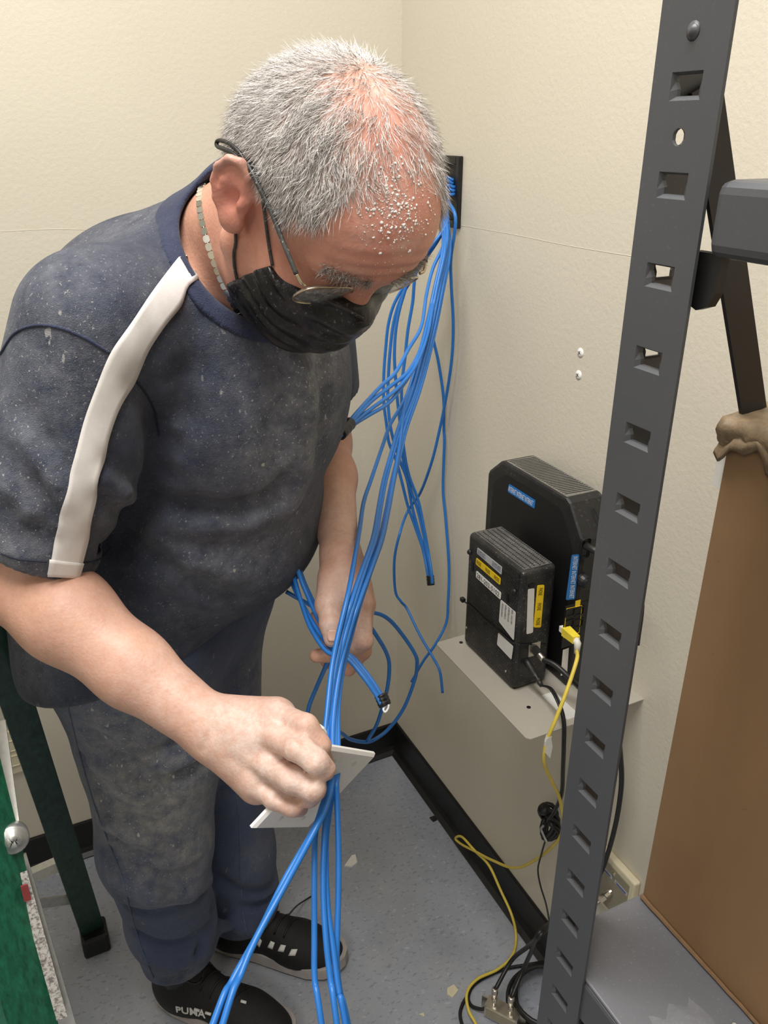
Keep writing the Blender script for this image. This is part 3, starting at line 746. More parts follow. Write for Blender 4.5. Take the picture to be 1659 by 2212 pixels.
obox(sp0+sd*sl, sd, sn, 0.012, 0.004, 0.007, 0.004, 0.034, 'ear', M['nickel'], spl)
for k, (t_, pxs) in enumerate(((0.22, [(1084, 2108), (1105, 2075), (1140, 2045), (1168, 2020)]), (0.72, [(1117, 2130), (1130, 2095), (1148, 2055), (1165, 2015)]))):
    c0 = sp0+sd*sl*t_; c0 = np.array([c0[0], c0[1], 0.036])
    MB().lathe([(0.0046, 0), (0.0046, 0.008)], c0, (0, 0, 1), 12).build('port', M['nickel'], spl)
    cl = thing('coax_lead', tuple(c0+np.array([0, 0, 0.008])), ('left' if k == 0 else 'right')+' black coax lead rising from the silver splitter', 'cable', 'coax leads on the splitter')
    ax = np.array([0.05, 0.10, 1.0])
    MB().lathe([(0.0058, 0.0), (0.0058, 0.008), (0.0048, 0.009)], c0+np.array([0, 0, .006]), ax, 6).build('nut', M['nickel'], cl)
    MB().lathe([(0.0050, 0.009), (0.0050, 0.016), (0.0062, 0.017), (0.0062, 0.030), (0.0055, 0.031)], c0+np.array([0, 0, .006]), ax, 12).build('ferrule', M['nickel'], cl, smooth=True)
    q0 = c0+np.array([0.002, 0.003, 0.034])
    zz = [0.10, 0.17, 0.25, 0.30]
    pts = [q0]+[onz(px, py, z) for (px, py), z in zip(pxs[1:], zz)]+[onx(1200, 1985, -0.05)]
    MB().tube(smooth_path(pts, 8), 0.0042, 10).build('cable', M['blackcable'], cl, smooth=True)
cc0 = onz(1185, 2175, 0.0)
lp = []
for i in range(170):
    a = 2*math.pi*i/36; k = i/36; R_ = 0.088-0.006*k
    lp.append(np.array([cc0[0]+R_*math.cos(a)+0.012*math.sin(k), cc0[1]+R_*0.95*math.sin(a), 0.006+0.0080*k+0.002*math.sin(3*a+k)]))
prop(MB().tube(lp, 0.0042, 8).build('coax_coil', M['blackcable'], smooth=True), 'coil of black coax cable on the floor behind the post', 'cable')
lead('floor_wire', [onz(1190, 2076, 0.006), onz(1140, 2084, 0.005), onz(1085, 2095, 0.005), onz(1030, 2122, 0.004), onz(1012, 2150, 0.004), onz(1018, 2172, 0.005), onz(1040, 2180, 0.012), onz(1052, 2176, 0.018)], 0.0034, M['blackcable'], 'thin black wire curving beside the yellow cable to the splitter', 'cable')
lead('floor_wire', [onz(1010, 2150, 0.005), onz(998, 2172, 0.004), onz(994, 2195, 0.004), onz(1003, 2230, 0.004), onz(1020, 2290, 0.004)], 0.0034, M['blackcable'], 'black wire leaving the bottom edge left of the yellow cable', 'cable')

# ------------------------------------------------------------------ crumbs of plasterboard on the floor
def chip(pts, h, label, mat):
    P = [onz(x, y, 0.0) for x, y in pts]
    top = [p+np.array([0, 0, h*(0.6+0.8*RNG.random())]) for p in P]; n_ = len(P)
    o = obj('plaster_chip', P+top, [tuple(range(n_)), tuple(range(n_, 2*n_))[::-1]]+[(i, n_+i, n_+(i+1) % n_, (i+1) % n_) for i in range(n_)], mat)
    prop(o, label, 'debris', 'plaster chips on the floor')
chip([(744, 1872), (760, 1850), (768, 1848), (772, 1864), (760, 1874)], 0.004, 'white triangular plaster chip on the floor beside the blue cables', M['white'])
chip([(966, 2138), (980, 2128), (990, 2140), (978, 2156), (966, 2150)], 0.004, 'cream plaster chip on the floor near the yellow cable loop', M['almond'])
chip([(1082, 1963), (1087, 1961), (1088, 1967)], 0.003, 'tiny white plaster crumb beside the straight yellow cable', M['white'])
chip([(905, 2192), (915, 2188), (917, 2196)], 0.002, 'tiny cream plaster crumb at the bottom of the floor', M['almond'])
chip([(928, 1768), (938, 1766), (944, 1772), (936, 1776)], 0.006, 'small black scrap on the floor beside the baseboard', M['black'])

# ================================================================== green step ladder on the left
K_ = lambda x, y, z: k2w([x, y, z])
lad = thing('step_ladder', tuple(K_(-0.60, 0.85, 0)), 'green fibreglass step ladder with aluminium steps at the left edge', 'ladder')
def channel(a, b, out, depth, flange, t_, name, mat, parent):
    """C-section rail from a to b; web faces -out, flanges run along out"""
    a = np.array(a, float); b = np.array(b, float); d = b-a; d /= np.linalg.norm(d)
    out = np.array(out, float); out -= d*np.dot(out, d); out /= np.linalg.norm(out); w = np.cross(d, out)
    h = depth/2
    prof = [(0, -h), (0, h), (flange, h), (flange, h-t_), (t_, h-t_), (t_, -h+t_), (flange, -h+t_), (flange, -h)]
    vs = [a+out*u+w*v for u, v in prof]+[b+out*u+w*v for u, v in prof]; n_ = len(prof)
    return MB().add(vs, [(i, (i+1) % n_, n_+(i+1) % n_, n_+i) for i in range(n_)]+[(0, 5, 6, 7), (0, 1, 4, 5), (1, 2, 3, 4), (n_, n_+7, n_+6, n_+5), (n_, n_+5, n_+4, n_+1), (n_+1, n_+4, n_+3, n_+2)]).build(name, mat, parent)
rl_a = kz(207, 2030, 0.012); rl_b = kd(-3, 1395, 1.16)
rdir = (rl_b-rl_a)/np.linalg.norm(rl_b-rl_a); rl_c = rl_a+rdir*((1.10-rl_a[2])/rdir[2])
W3 = lambda k: k2w(k)
lft = np.array([-0.80, 0.35, 0.0])      # towards the other rails (K)
wl = lambda v: np.array([v[0]*CA+v[1]*SA, -v[0]*SA+v[1]*CA, v[2]])
channel(W3(rl_a), W3(rl_c), wl(np.array([-0.55, 0.8, 0])), 0.046, 0.030, 0.004, 'rear_rail', M['darkgreen'], lad)
channel(W3(rl_a+lft*0.42), W3(rl_c+lft*0.30), wl(np.array([0.55, -0.8, 0])), 0.046, 0.030, 0.004, 'rear_rail', M['darkgreen'], lad)
ft = W3(kz(212, 2040, 0.0))
MB().box((ft[0]-0.030, ft[1]-0.028, 0.0), (ft[0]+0.024, ft[1]+0.026, 0.050), 0.006).build('rubber_foot', M['black'], lad)
# horizontal braces between the rear rails
p0 = rl_a+rdir*0.115; p1 = p0+lft*0.42
def flat_bar(a, b, up, w_, t_, name, mat):
    a = np.array(a); b = np.array(b); d = (b-a)/np.linalg.norm(b-a); up = np.array(up, float); up -= d*np.dot(up, d); up /= np.linalg.norm(up); n_ = np.cross(d, up)
    vs = [p+up*su*w_/2+n_*sn_*t_/2 for p in (a, b) for su, sn_ in ((-1, -1), (-1, 1), (1, 1), (1, -1))]
    return MB().add(vs, [(0, 1, 2, 3), (7, 6, 5, 4), (0, 4, 5, 1), (1, 5, 6, 2), (2, 6, 7, 3), (3, 7, 4, 0)]).build(name, mat, lad)
flat_bar(W3(kd(185, 1938, 1.66)), W3(kd(40, 1958, 1.56)), (0, 0, 1), 0.022, 0.004, 'rear_brace', M['alu'])
flat_bar(W3(kd(158, 1852, 1.60)), W3(kd(-60, 1948, 1.46)), (0.3, 0, 1), 0.026, 0.016, 'rear_step', M['alubright'])
# front rail (nearer, bright green) with its steps and the spreader
fa = kd(112, 2330, 1.02); fb = kd(-26, 1790, 0.95)
fdir = (fb-fa)/np.linalg.norm(fb-fa); ftop = fb+fdir*((1.10-fb[2])/fdir[2]); fbot = fa+fdir*((0.0-fa[2])/fdir[2]+0.01)
channel(W3(fbot), W3(ftop), wl(np.array([-0.9, 0.25, 0.1])), 0.085, 0.036, 0.005, 'front_rail', M['green'], lad)
channel(W3(fbot+lft*0.40), W3(ftop+lft*0.30), wl(np.array([0.9, -0.25, 0.1])), 0.085, 0.036, 0.005, 'front_rail', M['green'], lad)
MB().box(tuple(W3(fbot)-np.array([.04, .04, .01])), tuple(W3(fbot)+np.array([.03, .04, .04])), 0.006).build('rubber_foot', M['black'], lad)
for s in (0.12, 0.40, 0.68):
    q = fbot+(ftop-fbot)*s
    flat_bar(W3(q+np.array([-0.02, 0, 0])), W3(q+lft*0.38), wl(np.array([0.2, 1, 0.0])), 0.075, 0.02, 'step', M['alubright'])
t_ = NT('printed_warning_sticker'); v_ = t_.coord((1, 1, 1)); M['sticker'] = t_.set(t_.ramp(t_.noise(v_, 240, 3, 0.7), 0.45, 0.62, srgb(206, 202, 196), srgb(120, 112, 108)), 0.5)
# the aluminium edge trim, warning sticker and hinge on the near rail
e0 = kd(146, 2230, 1.045); e1 = kd(34, 1850, 1.0)
flat_bar(W3(e0+(e0-e1)*0.4), W3(e1), wl(np.array([1, 0.4, 0])), 0.024, 0.0025, 'edge_trim', M['alu'])
st0 = kd(134, 2200, 1.030); st1 = kd(46, 1885, 0.995)
flat_bar(W3(st0), W3(st1), wl(np.array([1, 0.4, 0])), 0.013, 0.001, 'warning_sticker', M['sticker'])
st0 = kd(60, 1945, 0.998); st1 = kd(52, 1912, 0.99)
flat_bar(W3(st0), W3(st1), wl(np.array([1, 0.4, 0])), 0.008, 0.002, 'red_mark', plain('red_print', (150, 60, 60), 0.5))
hg = W3(kd(28, 1812, 0.985))
MB().lathe([(0.002, 0.010), (0.009, 0.010), (0.010, 0.007), (0.016, 0.006), (0.0185, 0.003), (0.0185, -0.010)], hg, wl(np.array([0.5, -0.8, 0.3])), 20).build('hinge_bolt', M['alu'], lad, smooth=True)
flat_bar(W3(kd(24, 1815, 0.99)), W3(kd(-10, 1560, 1.03)), wl(np.array([1, 0.3, 0])), 0.024, 0.004, 'spreader_bar', M['alubright'])
flat_bar(W3(kd(8, 1790, 0.99)), W3(kd(-30, 1610, 1.01)), wl(np.array([1, 0.3, 0])), 0.024, 0.003, 'spreader_bar', M['alu'])
cap = np.array([W3(q) for q in (rl_c, rl_c+lft*0.30, ftop, ftop+lft*0.30)])
MB().box((cap[:, 0].min()-0.03, cap[:, 1].min()-0.03, 1.09), (cap[:, 0].max()+0.03, cap[:, 1].max()+0.03, 1.135), 0.012).build('top_cap', M['green'], lad)

# ================================================================== blue network cables
by = (BRK[0]+BRK[1])/2
def brk(k):     # a point just inside the wall bracket
    return np.array([-0.002, BRK[0]+0.018+0.0065*(k % 7), 1.468+0.006*((k*3) % 5)-0.012])
def pt(p):
    if len(p) == 3 and isinstance(p[2], str): return onx(p[0], p[1], float(p[2]))
    return wd(*p)
def blue(k, pts, label, group, start=True, tail=None, r=0.0031):
    P = ([brk(k), brk(k)+np.array([-0.022, 0.0, -0.004])] if start else [])+[pt(p) for p in pts]+(tail or [])
    P = np.array(P); P[:, 0] = np.minimum(P[:, 0], -0.005); P[:, 1] = np.minimum(P[:, 1], -0.005)
    sm = smooth_path(P, 8); sm[:, 0] = np.minimum(sm[:, 0], -0.0035); sm[:, 1] = np.minimum(sm[:, 1], -0.004)
    o = MB().tube(sm, r, 10).build('network_cable', M['blue'], smooth=True)
    return prop(o, label, 'cable', group)
# E: two single cables hanging against the right wall
blue(0, [(984, 470, '-0.030'), (974, 560, '-0.026'), (975, 618, '-0.022'), (979, 695, '-0.018'), (977, 762, '-0.016'), (970, 820, '-0.016'), (960, 878, '-0.018'), (950, 926, '-0.022'), (933, 996, '-0.030'), (908, 1064, '-0.036'), (881, 1104, '-0.04'),
         (864, 1151, 1.78), (852, 1209, 1.80), (854, 1276, 1.84), (866, 1299, 1.85), (879, 1315, 1.86), (906, 1370, 1.83), (934, 1418, 1.80), (950, 1450, 1.78), (956, 1496, 1.79)],
     'rightmost blue cable at the wall bracket, hanging alone and ending beside the shelf corner', 'loose blue cables by the wall')
blue(1, [(965, 560, '-0.05'), (940, 660, '-0.045'), (933, 714, '-0.035'), (947, 782, '-0.022'), (958, 859, '-0.012'), (959, 926, '-0.010'), (960, 958, '-0.010'), (957, 1054, '-0.010'), (962, 1112, '-0.010'), (968, 1189, '-0.010'), (970, 1240, '-0.010'), (968, 1299, '-0.014'), (964, 1345, '-0.02'),
         (941, 1391, 1.80), (915, 1427, 1.82), (895, 1462, 1.85), (889, 1472, 1.86)],
     'blue cable running straight down the wall beside the router, crossing the other loose one', 'loose blue cables by the wall')
# D: bundle that hangs behind and ends in black tape
D = [[(958, 490, 1.46), (905, 575, 1.49), (858, 643, 1.52), (840, 695, 1.54), (833, 753, 1.56), (829, 811, 1.58), (829, 869, 1.60), (835, 917, 1.62), (840, 955, 1.64), (856, 996, 1.66), (869, 1045, 1.68), (881, 1093, 1.70), (898, 1141, 1.71), (914, 1189, 1.71), (923, 1235, 1.70), (927, 1262, 1.70)],
     [(962, 485, 1.455), (898, 590, 1.48), (868, 640, 1.505), (851, 693, 1.525), (843, 753, 1.545), (839, 811, 1.565), (838, 869, 1.585), (845, 930, 1.61), (862, 990, 1.65), (879, 1035, 1.675), (890, 1093, 1.70), (905, 1150, 1.71), (918, 1190, 1.71), (926, 1235, 1.705), (929, 1263, 1.705)],
     [(964, 482, 1.46), (894, 585, 1.47), (869, 647, 1.49), (856, 705, 1.51), (852, 762, 1.53), (854, 811, 1.55), (859, 869, 1.58), (866, 930, 1.61), (870, 985, 1.65), (885, 1050, 1.68), (902, 1100, 1.695), (914, 1150, 1.70), (923, 1195, 1.70), (930, 1235, 1.695), (932, 1262, 1.695)],
     [(966, 480, 1.45), (904, 572, 1.46), (891, 656, 1.49), (881, 714, 1.51), (875, 772, 1.53), (868, 830, 1.55), (868, 888, 1.58), (871, 958, 1.62), (883, 1025, 1.66), (904, 1083, 1.685), (916, 1141, 1.695), (925, 1190, 1.70), (932, 1235, 1.69), (934, 1261, 1.69)]]
for k, P in enumerate(D):
    blue(2+k, P, ('leftmost', 'second from left', 'third from left', 'rightmost')[k]+' strand of the blue bundle hanging near the corner with a taped end', 'blue cables of the hanging taped bundle')
def tape(a, b, r, label, flat=1.0):
    a = np.array(a); b = np.array(b); mb = MB(); n_ = 9
    mb.tube([a+(b-a)*i/n_ for i in range(n_+1)], [r*(1+0.05*math.sin(i*2.1)) for i in range(n_+1)], 12)
    return prop(mb.build('electrical_tape', M['tape'], smooth=True), label, 'tape', 'black tape wraps')
tape(wd(929, 1243, 1.70), wd(931, 1264, 1.70), 0.0082, 'black tape around the end of the hanging blue cable bundle')
# A: bundle pulled to the left, taped, round behind the belly, under the thumb, taped end
A = [[(965, 500, 1.45), (935, 580, 1.43), (921, 637, 1.41), (910, 705, 1.385), (883, 753, 1.35), (854, 805, 1.31), (825, 832, 1.27), (796, 863, 1.23), (767, 896, 1.19), (749, 919, 1.165)],
     [(968, 505, 1.45), (945, 600, 1.43), (934, 670, 1.41), (912, 745, 1.375), (883, 801, 1.335), (844, 834, 1.29), (806, 863, 1.24), (777, 892, 1.20), (750, 922, 1.168)],
     [(960, 520, 1.445), (940, 620, 1.425), (925, 715, 1.39), (900, 785, 1.35), (869, 828, 1.31), (844, 852, 1.28), (806, 880, 1.235), (777, 902, 1.20), (752, 925, 1.165)],
     [(966, 515, 1.44), (936, 640, 1.42), (915, 730, 1.38), (890, 800, 1.34), (858, 849, 1.30), (835, 874, 1.27), (798, 896, 1.225), (767, 915, 1.19), (752, 928, 1.17)]]
A2 = [[(727, 942, 1.135), (706, 962, 1.12), (672, 1010, 1.12), (640, 1110, 1.12), (634, 1190, 1.12), (647, 1243, 1.10), (666, 1290, 1.085), (689, 1340, 1.065), (716, 1385, 1.045), (752, 1415, 1.03), (790, 1462, 1.02), (815, 1500, 1.015), (826, 1520, 1.012)],
      [(728, 944, 1.14), (708, 964, 1.13), (668, 1015, 1.13), (632, 1120, 1.13), (626, 1200, 1.13), (638, 1256, 1.105), (652, 1305, 1.085), (672, 1358, 1.06), (707, 1408, 1.035), (745, 1418, 1.025), (785, 1462, 1.014), (812, 1500, 1.01), (824, 1521, 1.008)],
      [(726, 946, 1.14), (710, 966, 1.14), (664, 1020, 1.145), (626, 1130, 1.15), (620, 1210, 1.15), (634, 1265, 1.12), (656, 1310, 1.09), (690, 1368, 1.06), (724, 1408, 1.035), (760, 1430, 1.025), (795, 1470, 1.022), (818, 1500, 1.02), (830, 1519, 1.015)],
      [(730, 946, 1.13), (712, 966, 1.13), (676, 1015, 1.135), (644, 1115, 1.14), (640, 1195, 1.14), (654, 1250, 1.11), (676, 1300, 1.09), (702, 1356, 1.06), (730, 1396, 1.04), (768, 1426, 1.034), (800, 1466, 1.026), (822, 1500, 1.02), (833, 1518, 1.018)]]
for k in range(4):
    blue(6+k, A[k]+A2[k], ('uppermost', 'second', 'third', 'lowest')[k]+' strand of the blue bundle taped in front of the bare far arm', 'blue cables of the bundle under the thumb')
tape(wd(756, 914, 1.17), wd(734, 938, 1.142), 0.0095, 'black tape around the blue bundle in front of the bare far arm')
tape(wd(822, 1500, 1.014), wd(832, 1524, 1.012), 0.0082, 'black tape on the blue cable end held under the thumb')
lpv = [wd(832, 1526, 1.008), wd(828, 1532, 1.005), wd(832, 1538, 1.004), wd(838, 1531, 1.004), wd(840, 1522, 1.004)]
lead('cut_cable_end', smooth_path(lpv, 4), 0.0013, M['inkwhite'], 'white cut sheath curl at the taped cable end below the thumb', 'cable end')
# loops: two cables that run in circles behind the left hand
blue(10, [(618, 1278, 1.16), (652, 1297, 1.16), (690, 1315, 1.17), (740, 1320, 1.19), (805, 1323, 1.22), (840, 1338, 1.25), (872, 1375, 1.29), (897, 1414, 1.32), (901, 1437, 1.34), (895, 1471, 1.37), (872, 1530, 1.40), (840, 1574, 1.41), (810, 1597, 1.40), (789, 1603, 1.38), (757, 1597, 1.34), (732, 1581, 1.29), (700, 1585, 1.25), (672, 1578, 1.22), (663, 1558, 1.20), (668, 1525, 1.18), (682, 1489, 1.16), (707, 1432, 1.11), (722, 1400, 1.085)],
     'large blue cable loop hanging behind the hand down to the black baseboard', 'blue cable loops behind the hand', start=False)
blue(11, [(730, 1330, 1.20), (770, 1335, 1.19), (796, 1350, 1.20), (817, 1379, 1.22), (835, 1411, 1.25), (841, 1439, 1.27), (837, 1485, 1.30), (824, 1535, 1.34), (812, 1569, 1.36), (794, 1600, 1.38)],
     'smaller blue cable arc behind the taped cable end below the thumb', 'blue cable loops behind the hand', start=False)
# C: six cables through the plate
topC = [[(958, 520, 1.44), (938, 625, 1.42), (912, 740, 1.40), (880, 850, 1.375), (844, 915, 1.345), (825, 967, 1.31), (802, 1035, 1.25), (786, 1083, 1.21), (777, 1141, 1.15), (769, 1189, 1.105), (757, 1257, 1.045), (748, 1300, 1.01), (731, 1370, 0.965), (717, 1440, 0.935), (707, 1530, 0.905), (701, 1600, 0.885), (706, 1650, 0.868)],
        [(962, 515, 1.44), (944, 620, 1.42), (920, 735, 1.40), (892, 840, 1.375), (862, 920, 1.345), (848, 967, 1.315), (829, 1035, 1.265), (818, 1093, 1.215), (806, 1160, 1.15), (783, 1228, 1.085), (760, 1295, 1.02), (740, 1368, 0.975), (724, 1440, 0.94), (711, 1530, 0.91), (706, 1600, 0.885), (713, 1652, 0.866)],
        [(964, 520, 1.445), (948, 625, 1.425), (925, 740, 1.40), (898, 845, 1.375), (866, 925, 1.345), (853, 967, 1.32), (834, 1035, 1.27), (823, 1093, 1.22), (812, 1160, 1.155), (789, 1228, 1.09), (767, 1295, 1.025), (746, 1370, 0.975), (729, 1440, 0.945), (715, 1530, 0.912), (712, 1600, 0.888), (718, 1652, 0.866)],
        [(968, 515, 1.45), (950, 625, 1.43), (914, 762, 1.40), (898, 820, 1.385), (877, 869, 1.365), (868, 920, 1.345), (862, 967, 1.325), (850, 1035, 1.275), (838, 1102, 1.22), (825, 1160, 1.165), (806, 1218, 1.105), (777, 1295, 1.03), (753, 1370, 0.98), (735, 1440, 0.947), (722, 1530, 0.912), (718, 1600, 0.886), (722, 1654, 0.864)],
        [(970, 520, 1.455), (952, 640, 1.43), (928, 750, 1.405), (905, 835, 1.38), (875, 920, 1.35), (864, 967, 1.33), (846, 1040, 1.285), (834, 1100, 1.235), (820, 1165, 1.17), (798, 1228, 1.10), (772, 1300, 1.035), (752, 1375, 0.985), (737, 1445, 0.955), (726, 1530, 0.917), (724, 1600, 0.89), (727, 1655, 0.865)],
        [(972, 525, 1.455), (954, 645, 1.435), (932, 750, 1.41), (908, 840, 1.38), (880, 920, 1.355), (868, 967, 1.335), (851, 1040, 1.29), (840, 1100, 1.24), (826, 1165, 1.175), (803, 1228, 1.105), (779, 1300, 1.04), (757, 1378, 0.99), (740, 1450, 0.957), (730, 1530, 0.92), (730, 1600, 0.892), (731, 1655, 0.866)]]
botC = [[(711, 1692, 0.842), (695, 1745, 0.822), (676, 1795, 0.805), (616, 1899, 0.775), (559, 2015, 0.745), (502, 2118, 0.717), (461, 2209, 0.69)],
        [(716, 1692, 0.838), (705, 1740, 0.815), (682, 1790, 0.795), (616, 1912, 0.768), (553, 2028, 0.738), (520, 2105, 0.718), (482, 2209, 0.69)],
        [(713, 1690, 0.848), (698, 1740, 0.838), (682, 1795, 0.828), (679, 1873, 0.815), (679, 2028, 0.80), (680, 2118, 0.79), (694, 2209, 0.775)],
        [(719, 1690, 0.846), (706, 1756, 0.835), (700, 1821, 0.826), (698, 1924, 0.814), (704, 2028, 0.80), (714, 2118, 0.79), (727, 2209, 0.775)],
        [(722, 1690, 0.848), (711, 1756, 0.84), (704, 1830, 0.832), (707, 1950, 0.815), (720, 2054, 0.802), (732, 2144, 0.79), (746, 2212, 0.78)],
        [(727, 1690, 0.848), (728, 1730, 0.842), (731, 1821, 0.832), (731, 1924, 0.822), (728, 2028, 0.812), (728, 2092, 0.806), (736, 2150, 0.80), (752, 2215, 0.79)]]
lc = ['leftmost of the blue strands through the white plate, slanting away to the lower left',
      'blue strand through the white plate, second of the pair slanting to the lower left',
      'blue strand through the white plate, first of the straight hanging ones',
      'blue strand through the white plate, second of the straight hanging ones',
      'blue strand through the white plate, third of the straight hanging ones',
      'rightmost of the blue strands hanging from the white plate']
for k in range(6):
    e = wd(*botC[k][-1]); nx = wd(*botC[k][-2]); dv = e-nx; dv /= np.linalg.norm(dv)
    tail = [e+dv*0.16+np.array([0, 0, -.06]), np.array([e[0]+dv[0]*.25, e[1]+dv[1]*.25, 0.42]), np.array([e[0]+dv[0]*.22+0.02*k, e[1]+dv[1]*.22, 0.10])]
    tc_ = [(x, y, d-0.062*math.exp(-((y-1240)/120)**2)) for x, y, d in topC[k]]
    blue(12+k, tc_+botC[k], lc[k], 'blue cables through the white plate', tail=tail)

# ------------------------------------------------------------------ the white two-gang plate in his hand
PL = {'tl': wd(705, 1606, 0.800), 'tr': wd(806, 1623, 0.895), 'bl': wd(566, 1770, 0.815)}
pu = PL['tr']-PL['tl']; pv = PL['bl']-PL['tl']; pu_l = np.linalg.norm(pu); pv_l = np.linalg.norm(pv)
pu /= pu_l; pv = pv-pu*np.dot(pv, pu); pv /= np.linalg.norm(pv); pn = np.cross(pu, pv)
if np.dot(pn, CAMW-PL['tl']) < 0: pn = -pn
PW = max(pu_l, 0.112); PH = max(pv_l, 0.112)
plate = thing('wall_plate', tuple(PL['tl']), 'white two-gang cable pass-through plate held in the right hand', 'wall plate')
PO = lambda u, v, w: PL['tl']+pu*u+pv*v+pn*w
# plate = four sides round the opening, bevelled rim
ou0, ou1, ov0, ov1 = 0.034, 0.078, 0.050, 0.076
mb = MB()
def ring(pts_o, pts_i, wo, wi): pass
O_ = [(0, 0), (PW, 0), (PW, PH), (0, PH)]; B_ = [(0.003, 0.003), (PW-0.003, 0.003), (PW-0.003, PH-0.003), (0.003, PH-0.003)]; I_ = [(ou0, ov0), (ou1, ov0), (ou1, ov1), (ou0, ov1)]
loops = [[PO(u, v, 0.0) for u, v in I_], [PO(u, v, 0.0) for u, v in O_], [PO(u, v, 0.003) for u, v in O_], [PO(u, v, 0.0058) for u, v in B_], [PO(u, v, 0.0058) for u, v in I_]]
vs = [p for L in loops for p in L]
fs = [(k*4+i, k*4+(i+1) % 4, ((k+1) % 5)*4+(i+1) % 4, ((k+1) % 5)*4+i) for k in range(5) for i in range(4)]
mb.add(vs, fs).build('plate', M['whiteplate'], plate)
# hood round the opening, on the far side
hv = [PO(ou1, ov0, 0), PO(ou1, ov1, 0), PO(ou1+0.004, ov1, -0.022), PO(ou1+0.004, ov0, -0.022)]
MB().box((0, 0, 0), (0.001, 0.001, 0.001)) if False else None
mb = MB()
for (a_, b_) in (((ou0, ov0), (ou1, ov0)), ((ou1, ov0), (ou1, ov1)), ((ou0, ov1), (ou1, ov1))):
    mb.add([PO(*a_, 0), PO(*b_, 0), PO(*b_, -0.018), PO(*a_, -0.018)], [(0, 1, 2, 3)])
h_ = mb.build('hood', M['whiteplate'], plate); mm = h_.modifiers.new('thick', 'SOLIDIFY'); mm.thickness = 0.002
mb = MB(); mb.add([PO(ou1-0.001, ov0, 0.0058), PO(ou1+0.010, ov0+0.004, 0.010), PO(ou1+0.008, ov1-0.002, 0.012), PO(ou1-0.002, ov1, 0.006)], [(0, 1, 2, 3)])
h_ = mb.build('flap', M['white'], plate); mm = h_.modifiers.new('thick', 'SOLIDIFY'); mm.thickness = 0.002
for u, v in ((0.033, 0.016), (0.079, 0.016), (0.033, PH-0.016), (0.079, PH-0.016)):
    MB().lathe([(0.0022, 0.0003), (0.0034, 0.0)], PO(u, v, 0.006), pn, 12).build('screw_hole', M['labelwhite'], plate)
# rounded mounting tab peeking up behind the index finger
mb = MB(); tb = [PO(0.004, 0.004, -0.004), PO(0.030, 0.002, -0.004)]
cA = wd(684, 1592, 0.835)
mb.prism([(0.011*math.cos(a), 0.016*math.sin(a)) for a in np.linspace(0, 2*math.pi, 16, endpoint=False)], -0.002, 0.002, lambda u, v, w: cA+wl(np.array([1, 0, 0]))*u+np.array([0, 0, 1])*v+wl(np.array([0, 1, 0]))*w).build('mounting_tab', M['white'], plate)
# ================================================================== the man: signed-distance sculpting in K space
F32 = np.float32
def A3(*p): return np.array(p, float)
def unit(v): v = np.asarray(v, float); return v/np.linalg.norm(v)
def smin(a, b, k):
    h = np.clip(0.5+0.5*(b-a)/k, 0, 1); return b*(1-h)+a*h-k*h*(1-h)
def smax(a, b, k): return -smin(-a, -b, k)
def rc(P, a, b, r1, r2):
    a = np.asarray(a, F32); ba = np.asarray(b, F32)-a; pa = P-a
    h = np.clip(pa@ba/np.dot(ba, ba), 0, 1)
    d = pa-h[:, None]*ba
    return np.sqrt(np.einsum('ij,ij->i', d, d))-(r1+(r2-r1)*h)
def el(P, c, ax, rad):
    q = (P-np.asarray(c, F32))@np.asarray(ax, F32).T; rad = np.asarray(rad, F32)
    k0 = np.linalg.norm(q/rad, axis=1); k1 = np.linalg.norm(q/(rad*rad), axis=1)+1e-9
    return k0*(k0-1)/k1
def sp(P, c, r): return np.linalg.norm(P-np.asarray(c, F32), axis=1)-r
def chain(P, pts, rs, k=0.006):
    d = None
    for i in range(len(pts)-1):
        e = rc(P, pts[i], pts[i+1], rs[i], rs[i+1]); d = e if d is None else smin(d, e, k)
    return d
def groups(P, gs, k):
    """gs: list of (centre, radius, fn, k): smooth union, evaluated only near each group"""
    d = np.full(len(P), 0.5, F32)
    for c, r, fn, kk in gs:
        m = np.einsum('ij,ij->i', P-np.asarray(c, F32), P-np.asarray(c, F32)) < r*r
        if m.any(): d[m] = smin(d[m], fn(P[m]).astype(F32), kk)
    return d

